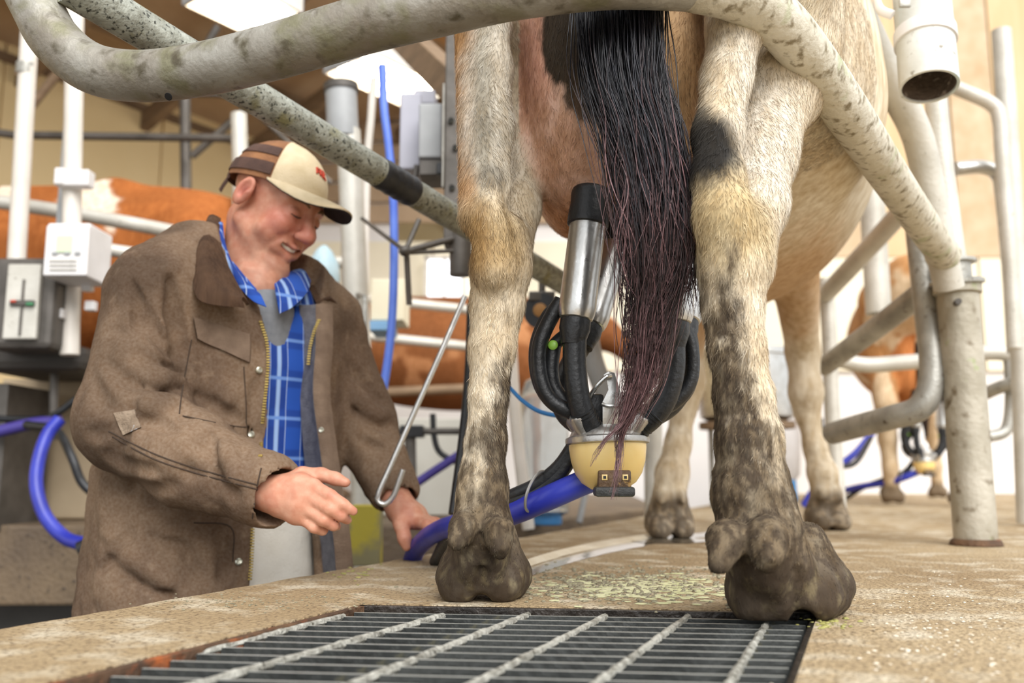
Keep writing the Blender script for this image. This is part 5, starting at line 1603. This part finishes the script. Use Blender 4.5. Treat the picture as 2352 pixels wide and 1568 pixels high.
bxp('case', 100, 512, 208, 635, 2.72, .16, M_whitepl, t, bevel=.006); bxp('lid', 98, 518, 206, 632, 2.705, .012, M_whitepl, t, bevel=.003)
bxp('screen', 128, 540, 166, 580, 2.70, .004, pm('pale_green_screen', '#d3dfc2', '#c3d2b2', 6, .3, bump=0), t)
for k, x in enumerate((118, 146, 170)): bxp('key', x, 577, x + 14, 585, 2.70, .004, M_greyp, t)
for k in range(3): bxp('label_strip', 112, 596 + 10 * k, 176, 600 + 10 * k, 2.70, .003, M_galv_white, t)
t = thing('switch_panel', 'steel switch panel with cross slots in a dark housing at the picture edge', 'control box', P(45, 790, 2.8))
bxp('housing', -40, 590, 132, 800, 2.80, .2, M_dsteel, t, bevel=.02); bxp('face_plate', 4, 606, 94, 778, 2.78, .02, M_galv_white, t)
bxp('slot', 40, 640, 56, 770, 2.772, .01, M_dsteel, t); bxp('slot', 20, 688, 78, 702, 2.770, .01, M_dsteel, t); bxp('green_mark', 58, 694, 76, 701, 2.764, .006, pm('green_paint', '#3f8a5c', '#357a50', 10, .5, bump=0), t); bxp('red_mark', 22, 688, 36, 694, 2.764, .006, M_red, t)
bxp('feed_trough', -60, 790, 190, 850, 2.95, .4, pm('black_trough', '#4a4540', '#37332f', 6, .6, bump=.3), None, 'dark trough under the steel switch panel', 'trough', .03)
tbp('trough_stand', [(125, 850, 3.05), (122, 1010, 3.05)], 10, M_dsteel, 'dark leg standing under the dark trough', 'stand')
bxp('machine_cabinet', -70, 880, 20, 1220, 3.0, .3, M_dsteel, None, 'dark cabinet at the picture edge behind the blue hoses', 'cabinet')
bxp('splash_board', -20, 870, 330, 1190, 3.35, .04, pm('tan_board', '#b8a68a', '#9e8c72', 4, .7, bump=.1), None, 'tan board standing behind the looped blue hose', 'board')
tbp('stall_rail', [(-60, 455, 3.2), (200, 495, 3.25), (500, 552, 3.3)], 17, M_galv_white, 'upper pale rail across the brown cow with white patches', 'rail')
tbp('stall_rail', [(200, 565, 3.05), (330, 585, 3.1), (520, 600, 3.15), (800, 603, 3.3)], 15, M_galv_white, 'lower pale rail across the brown cow and behind the neck', 'rail')
tbp('frame_beam', [(-40, 300, 4.2), (30, 310, 4.2), (560, 318, 4.2)], 10, M_dsteel, 'dark level beam in front of the tan wall', 'beam', sm=0)
t = thing('frame_post', 'dark forked frame post rising from behind the brown cow', 'post', P(425, 470, 4.4) * [1, 1, 0])
for rows in ([(424, 180, 4.4), (428, 480, 4.4)],): tbp('upright', rows, 13, M_dsteel, parent=t)
for rows in ([(440, 360, 4.4), (560, 255, 4.4)], [(424, 190, 4.4), (500, 60, 4.4)]): tbp('brace', rows, 9, M_dsteel, parent=t)
tbp('roof_brace', [(70, 245, 4.3), (135, 165, 4.3)], 11, M_woodd, 'short dark brace beside the white posts under the roof', 'brace')
tbp('frame_post', [(548, 262, 3.6), (552, 420, 3.6), (556, 900, 3.6)], 19, M_galv_white, 'pale round post rising right behind the cap', 'post')
tbp('cable_conduit', [(440, 215, 4.3), (560, 240, 4.3), (760, 420, 4.3)], 6, M_dsteel, 'thin conduit sagging behind the diagonal rail', 'conduit')
# hoses far left
tbp('blue_hose', [(-40, 1000, 2.95), (20, 985, 2.95), (80, 972, 2.95), (140, 968, 2.95)], 14, pm('violet_hose', '#4a3f8f', '#3c3378', 8, .4, bump=0), 'violet hose lying level at the picture edge', 'hose')
t = thing('blue_hose', 'looped blue hose with a black end beside the jacket back', 'hose', P(150, 1250, 2.7))
tbp('tube', [(138, 962, 2.75), (108, 1000, 2.73), (88, 1060, 2.7), (84, 1120, 2.68), (104, 1185, 2.66), (150, 1235, 2.64), (200, 1250, 2.6)], 15, M_blue, parent=t)
tbp('cuff', [(185, 1262, 2.6), (220, 1245, 2.6), (262, 1228, 2.6)], 20, M_black, parent=t)
tbp('black_hose', [(60, 975, 2.9), (130, 990, 2.85), (165, 1050, 2.8), (190, 1110, 2.8), (240, 1150, 2.8)], 10, M_black, 'thin black hose drooping beside the looped blue hose', 'hose')
tbp('black_hose', [(-30, 960, 3.0), (60, 962, 3.0), (120, 955, 2.95), (190, 905, 2.95)], 8, M_black, 'black hose crossing level above the violet hose', 'hose')
# ---------- middle: pole, boxes, hanging things
t = thing('vacuum_line', 'tall pale pipe standing behind the cap with a wide grey upper end', 'pipe', P(838, 860, 2.7) * [1, 1, 0])
tbp('pipe', [(800, 300, 2.7), (812, 560, 2.7), (826, 860, 2.7), (832, 1000, 2.7), (845, 1390, 2.7)], 29, M_galv_white, parent=t, seg=18)
tbp('upper_sleeve', [(783, 205, 2.7), (788, 318, 2.7)], 38, M_greyp, parent=t, seg=18)
tbp('collar', [(783, 196, 2.7), (784, 212, 2.7)], 42, M_dsteel, parent=t, seg=18)
t = thing('banded_grip', 'black rubber grip with a bright green band hanging by the pale pipe', 'grip', P(835, 970, 2.45))
tbp('rod', [(822, 676, 2.66), (834, 680, 2.5), (838, 700, 2.45), (836, 860, 2.45)], 6, M_galv, parent=t)
tbp('green_band', [(834, 855, 2.45), (835, 912, 2.45)], 15, pm('bright_green', '#2fae5a', '#279a4e', 10, .5, bump=0), parent=t); tbp('grip', [(835, 912, 2.45), (838, 968, 2.45)], 16, M_black, parent=t); tbp('brass_ring', [(834.5, 908, 2.45), (835, 916, 2.45)], 15.6, M_brass, parent=t)
tbp('thin_pole', [(858, 180, 3.2), (852, 270, 3.2), (842, 400, 3.2), (838, 700, 3.2), (836, 1190, 3.2)], 9, M_whitep, 'thin white pole standing just behind the pale pipe', 'pole')
tbp('hanging_hose', [(878, 150, 2.35), (882, 250, 2.35), (892, 330, 2.35), (903, 450, 2.35), (905, 600, 2.35), (900, 740, 2.34), (886, 860, 2.32), (868, 950, 2.3), (852, 1015, 2.3), (846, 1080, 2.3)], 10, M_bluel, 'slim blue hose hanging down behind the reaching arm', 'hose', seg=10)
t = thing('support_post', 'dark steel channel post with bolts beside the cow leg and a round foot end', 'post', P(1050, 640, 2.3))
bxp('channel', 1018, -40, 1082, 560, 2.3, .06, M_dsteel, t, bevel=.004); bxp('edge_strip', 1014, 190, 1021, 430, 2.28, .02, M_galv, t)
tbp('round_end', [(1058, 540, 2.32), (1058, 632, 2.32)], 26, M_dsteel, parent=t, seg=18)
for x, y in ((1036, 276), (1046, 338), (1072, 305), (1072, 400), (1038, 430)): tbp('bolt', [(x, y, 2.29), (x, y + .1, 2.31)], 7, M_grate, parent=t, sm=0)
bxp('slot', 1052, 456, 1078, 482, 2.292, .02, M_black, t)
t = thing('control_box', 'pair of grey sheet metal boxes fixed beside the channel post', 'control box', P(968, 400, 2.4))
bxp('tall_case', 916, 212, 968, 388, 2.45, .16, pm('lavender_grey', '#b9b9c4', '#a9a9b3', 6, .5, bump=.03), t, bevel=.006); bxp('top_case', 950, 205, 1000, 238, 2.46, .16, MATS['lavender_grey'], t, bevel=.006)
bxp('front_case', 960, 236, 1016, 362, 2.36, .14, M_greyp, t, bevel=.006); bxp('case_bottom', 962, 362, 1016, 402, 2.37, .12, M_dsteel, t, bevel=.004); bxp('gland', 1002, 372, 1016, 400, 2.34, .03, M_black, t)
tbp('box_rod', [(958, 380, 2.42), (950, 420, 2.42)], 7, M_dsteel, 'short dark rod under the grey control boxes', 'rod')
b = MB(); b.add(*beam(P(880, 40, 3.4), P(1110, 262, 2.5), .07, .10)); o = b.build('steel_beam', M_woodd, smooth=False, bevel=.004); tag(o, 'dark slanting beam running from the strip light down to the channel post', 'beam')
t = thing('ball_linkage', 'dark ball joint with three rods beside the channel post', 'linkage', P(932, 700, 2.25))
b = MB(); b.add(*lathe([(.001, -.0145), (.008, -.012), (.0135, -.005), (.0145, 0), (.0135, .005), (.008, .012), (.001, .0145)], P(929, 576, 2.2), (0, 0, 1), 18)); b.build('ball', M_dsteel, t)
tbp('rod', [(933, 572, 2.22), (962, 505, 2.26)], 6, M_dsteel, parent=t); tbp('rod', [(938, 576, 2.22), (1040, 548, 2.3)], 8, M_dsteel, parent=t); tbp('rod', [(938, 580, 2.22), (1040, 576, 2.3)], 5, M_dsteel, parent=t)
tbp('stem', [(934, 585, 2.22), (940, 700, 2.25)], 7, M_dsteel, parent=t); tbp('rod', [(925, 572, 2.22), (832, 502, 2.5)], 5, M_dsteel, parent=t)
t = thing('wall_box', 'cream box with a light blue tray under it behind the hanging blue hose', 'box', P(888, 758, 3.4))
bxp('case', 850, 640, 928, 735, 3.4, .2, pm('cream_box', '#f1e9cf', '#e7dec2', 4, .6, bump=.02), t); bxp('tray', 846, 736, 898, 758, 3.38, .2, pm('sky_blue_plastic', '#8fb8dc', '#7ba8d0', 5, .5, bump=0), t)
t = thing('glove_dispenser', 'pale blue gloves bag hanging on the rail behind the shirt collar', 'bag', P(740, 680, 3.1))
b = MB(); b.add(*lathe([(.010, .12), (.03, .10), (.055, .05), (.06, .0), (.05, -.04), (.02, -.05)], P(742, 640, 3.1), (0, 0, 1), 14)); b.build('bag', pm('pale_blue_film', '#c5dbe2', '#aacad6', 20, .4, bump=.3), t)
hk = [(1068, 680, 1.80), (1010, 815, 1.77), (950, 950, 1.755), (898, 1068, 1.745), (870, 1130, 1.74), (868, 1150, 1.74), (884, 1158, 1.74), (902, 1142, 1.74), (914, 1112, 1.74), (926, 1078, 1.74)]
hk_pts = np.array([P(*q) for q in hk])
b = MB(); b.add(*tube(hk_pts, .0058, 12, sm=6)); o = b.build('hook_rod', M_chrome, None); tag(o, 'long steel rod bent into a hook hanging beside the cow leg', 'hook')
tbp('rubber_strap', [(1082, 700, 1.95), (1076, 860, 1.93), (1062, 1010, 1.90), (1040, 1180, 1.85)], 10, M_black, 'black rubber hose hanging close behind the cow leg', 'hose')
# dark equipment on the far platform
t = thing('milk_meter', 'dark bracket and hoses standing behind the hook rod', 'equipment', P(950, 1140, 3.3))
tbp('upright', [(942, 985, 3.3), (945, 1150, 3.3)], 13, M_dsteel, parent=t); tbp('arm', [(870, 990, 3.3), (1060, 990, 3.3)], 8, M_dsteel, parent=t); bxp('block', 918, 976, 972, 1004, 3.27, .08, M_black, t)
tbp('loop', [(994, 950, 3.3), (997, 1000, 3.3), (1010, 1038, 3.3), (1050, 1062, 3.3)], 7, M_black, parent=t); tbp('violet_tube', [(935, 1125, 3.25), (985, 1090, 3.25), (1060, 1040, 3.25), (1110, 1000, 3.25)], 10, MATS['violet_hose'], parent=t)
bxp('pale_panel', 840, 960, 1100, 1183, 3.6, .04, pm('grey_white_panel', '#d8d6cc', '#c9c6bb', 3, .6, bump=.02), None, 'grey white panel behind the dark bracket', 'panel')
bxp('yellow_guard', 800, 1160, 872, 1300, 2.45, .08, pm('grimy_yellow', '#b7a83e', '#8a8360', 9, .6, bump=.2, lo=.42, hi=.55), None, 'grimy yellow guard board standing in the pit beside the jacket', 'guard')
for y0, y1, m, lab in ((686, 716, M_galv_white, 'topmost pale rail across the far brown cow'), (772, 800, M_galv_white, 'middle pale rail across the far brown cow'), (902, 890, M_woodd, 'lowest brown rail under the far brown cow')):
    tbp('stall_rail', [(848, y0, 5.0), (1120, y1, 5.1)], 11, m, lab, 'rail')
# between the cow's legs
t = thing('milk_jar', 'clear glass milk jar with a blue base ring between the cow legs', 'jar', P(1250, 1200, 3.25))
M_glass = pm('clear_glass', '#f4f6f6', '#e8eded', 4, .06, bump=0, trans=.85)
b = MB(); b.add(*lathe([(.05, .01), (.085, .03), (.09, .08), (.09, .44), (.07, .50), (.03, .52), (.028, .515), (.066, .49), (.085, .43), (.085, .09), (.08, .04)], P(1252, 1195, 3.25), (0, 0, 1), 24)); b.build('glass', M_glass, t)
b = MB(); b.add(*lathe([(.05, 0), (.056, .004), (.056, .045), (.05, .05)], P(1255, 1205, 3.25), (0, 0, 1), 20)); b.build('base_ring', pm('bright_blue_plastic', '#4f9ad8', '#3d86c6', 6, .4, bump=0), t)
tbp('white_pipe', [(1172, 770, 3.0), (1184, 960, 3.0), (1214, 1215, 3.0)], 14, M_whitep, 'slanting white pipe beside the clear milk jar', 'pipe')
tbp('blue_cable', [(1120, 850, 1.75), (1168, 888, 1.72), (1200, 920, 1.7), (1240, 945, 1.68), (1290, 955, 1.66), (1330, 950, 1.66)], 5, pm('bright_blue_cable', '#2f86cc', '#2876b8', 6, .4, bump=0), 'thin bright blue cable curving behind the teat cup hoses', 'cable', seg=8)
tbp('grey_pipe', [(1498, 900, 3.3), (1500, 1000, 3.3), (1502, 1192, 3.3)], 21, M_galv_white, 'grey upright pipe behind the amber bowl', 'pipe')
tbp('white_strut', [(1360, 1060, 3.2), (1330, 1200, 3.15)], 7, M_greyp, 'thin slanting strut under the amber bowl', 'strut')
tbp('curved_hose', [(1380, 560, 2.6), (1350, 700, 2.6), (1356, 800, 2.6), (1385, 890, 2.6), (1420, 960, 2.6)], 24, M_greyp, 'thick grey hose curving down behind the teat cups', 'hose')
t = thing('pulley_wheel', 'small black pulley wheel behind the cow leg', 'wheel', P(1248, 760, 2.5))
b = MB(); b.add(*lathe([(.018, -.02), (.05, -.02), (.052, -.012), (.044, 0), (.052, .012), (.05, .02), (.018, .02)], P(1245, 715, 2.5), (.3, 1, 0), 24)); b.build('rim', M_black, t)
b = MB(); b.add(*lathe([(.02, -.024), (.012, -.03), (.001, -.03)], P(1245, 715, 2.5), (.3, 1, 0), 14)); b.build('hub', M_wood, t)
bxp('wheel_fork', 1215, 668, 1275, 690, 2.48, .06, M_dsteel, t); tbp('hanger', [(1245, 640, 2.52), (1245, 672, 2.52)], 8, M_dsteel, parent=t)
# steel bucket on a stand and bottle
t = thing('milk_bucket', 'stainless steel milk bucket on a stand behind the muddy hind leg', 'bucket', P(1715, 1150, 4.4))
bc = P(1715, 968, 4.4)
b = MB(); b.add(*lathe([(.18, 0), (.225, .02), (.235, .10), (.24, .31), (.252, .315), (.252, .345), (.235, .345), (.22, .1)], bc, (0, 0, 1), 36)); b.build('pail', M_chrome, t)
b = MB(); b.add(*lathe([(.23, -.035), (.23, -.004)], bc, (0, 0, 1), 30)); b.build('shelf', M_woodd, t)
for k in range(3):
    a = k * 2.1 + .4; f_ = np.array([bc[0] + .19 * math.cos(a), bc[1] + .19 * math.sin(a), 0])
    b = MB(); b.add(*tube([f_, f_ + [0, 0, bc[2] - .03]], .014, 8)); b.build('leg', M_galv, t)
t = thing('dip_bottle', 'white bottle with a blue lower cup standing behind the front hoof', 'bottle', G(1808, 1150) * [1, 1, 0])
bb = G(1808, 1150)
b = MB(); b.add(*lathe([(.05, .12), (.085, .16), (.10, .40), (.075, .55), (.045, .62), (.001, .63)], bb, (0, 0, 1), 20)); b.build('body', M_whitepl, t)
b = MB(); b.add(*lathe([(.06, 0), (.065, .01), (.06, .13), (.05, .14)], bb, (0, 0, 1), 20)); b.build('cup', MATS['bright_blue_plastic'], t)

# ================================================================== other cows
def plain_cow(name, pos, heading, colf, label, res=.018, sc=1.0, switch_rows=None, head_low=0.0):
    fx = axis_pts(-.25, 2.45, res, []); fy = axis_pts(-.48, .48, res, []); fz = axis_pts(-.02, 1.56, res, [])
    fd = Field(fx, fy, fz)
    fd.ell((.98, 0, .98), (.80, .37, .38), .1); fd.ell((.6, 0, 1.0), (.45, .31, .33), .1); fd.ell((.2, 0, 1.14), (.34, .25, .22), .1)
    fd.cone((-.04, 0, 1.24), (.5, 0, 1.36), .07, .07, .1); fd.cone((.5, 0, 1.32), (1.5, 0, 1.30), .08, .10, .1)
    fd.ell((1.5, 0, 1.04), (.3, .24, .33), .1); fd.cone((1.66, 0, 1.15), (2.0, 0, 1.16 - head_low), .17, .12, .08); fd.cone((2.0, 0, 1.18 - head_low), (2.3, 0, .95 - head_low), .11, .065, .05)
    for s in (-1, 1):
        fd.cone((1.98, s * .08, 1.26 - head_low), (1.93, s * .25, 1.24 - head_low), .035, .02, .03)
        fd.cone((.1, s * .16, 1.1), (.22, s * .19, .84), .13, .10, .08)
        fd.chain([(.22, s * .19, .84), (.06, s * .17, .54), (.10, s * .17, .36), (.10, s * .17, .20), (.13, s * .17, .11)], [.09, .058, .042, .04, .045], .03)
        fd.chain([(1.46, s * .16, .82), (1.45, s * .15, .55), (1.47, s * .15, .40), (1.45, s * .15, .22), (1.47, s * .15, .11)], [.085, .058, .052, .036, .042], .03)
        for x in (.14, 1.48):
            for q in (-1, 1): fd.cone((x - .01, s * (.165 if x < 1 else .15) + q * .028, .05), (x + .07, s * (.165 if x < 1 else .15) + q * .036, .03), .038, .028, .01)
        fd.ell((.24, s * .07, .78), (.17, .10, .22), .04)
    fd.chain([(-.02, 0, 1.28), (-.13, 0, 1.15), (-.14, 0, .80)], [.04, .03, .02], .02)
    fd.cone((-.14, 0, .82), (-.13, 0, .52), .028, .035, .03); fd.cone((-.13, 0, .52), (-.12, 0, .34), .035, .012, .03)
    fd.above(0)
    v, f = fd.mesh(); v = relax(v, f, 2, .5) * sc
    col = colf(v / sc)
    h = unit([heading[0], heading[1], 0]); A = np.array([h, [-h[1], h[0], 0], [0, 0, 1.0]])
    wv = v @ A + np.asarray(pos)
    o = mk(name, wv, f, M_coat, None, True, col=col, wpos=pos)
    tag(o, label, 'cow', 'cows in the other stalls')
    return o
def coat(main, alt, th, seed, legs, udder=None):
    def fn(p):
        n = fbm(p + seed, 2.6, 4); c = np.tile(lin(main), (len(p), 1))
        n2 = fbm(p + seed, 9, 3)
        w = (sstep(.35, .65, n2) * .35)[:, None]; c = c * (1 - w) + c * .6 * w
        w = sstep(th, th + .03, n)[:, None]; c = c * (1 - w) + lin(alt) * w
        w = (sstep(.62, .45, p[:, 2]) * .9)[:, None]; c = c * (1 - w) + lin(legs) * w
        w = (sstep(.14, .08, p[:, 2]) * .85)[:, None]; c = c * (1 - w) + lin('#6a5d4e') * w
        if udder:
            w = ((np.sqrt(((p - [.22, 0, .74]) / [.2, .17, .24]) ** 2 @ np.ones(3)) < 1.02) * 1.0)[:, None]; c = c * (1 - w) + lin(udder) * w
        w = ((p[:, 0] < -.085) & (p[:, 2] < .85)).astype(float)[:, None]; c = c * (1 - w) + lin('#332620') * w
        return c
    return fn
plain_cow('dairy_cow', (-1.22, 3.72, 0), (-1, .05), coat('#ad6835', '#efe3d2', .60, 3.3, '#9c5a28'), 'brown cow with white patches standing behind the rails at the back')
plain_cow('dairy_cow', (-1.35, 6.15, 0), (1, .08), coat('#8f5a34', '#b9835a', .66, 8.1, '#8a5a38'), 'far brown cow standing behind rails under the bright window')
plain_cow('dairy_cow', (2.17, 4.72, 0), (.36, .93), coat('#cf9a66', '#e8cfae', .52, 5.2, '#d8c3a4', '#d48a52'), 'tan cow in the next stall behind the stout post')
c2 = copy_tree(cl, P(2122, 1060, 4.80) - CL, 'small far milking cluster hanging under the tan cow')
tbp('blue_hose', [(1845, 1162, 4.5), (1865, 1130, 4.5), (1890, 1100, 4.5), (1930, 1068, 4.5), (1970, 1035, 4.5), (2010, 985, 4.55)], 8, M_blue, 'bright blue hose slanting behind the pipe loop', 'hose')
tbp('black_hose', [(1885, 960, 4.2), (1892, 1040, 4.2), (1920, 1068, 4.2), (1965, 1062, 4.3), (2000, 1005, 4.52)], 6, M_black, 'thin black hose sagging beside the bright blue hose', 'hose')
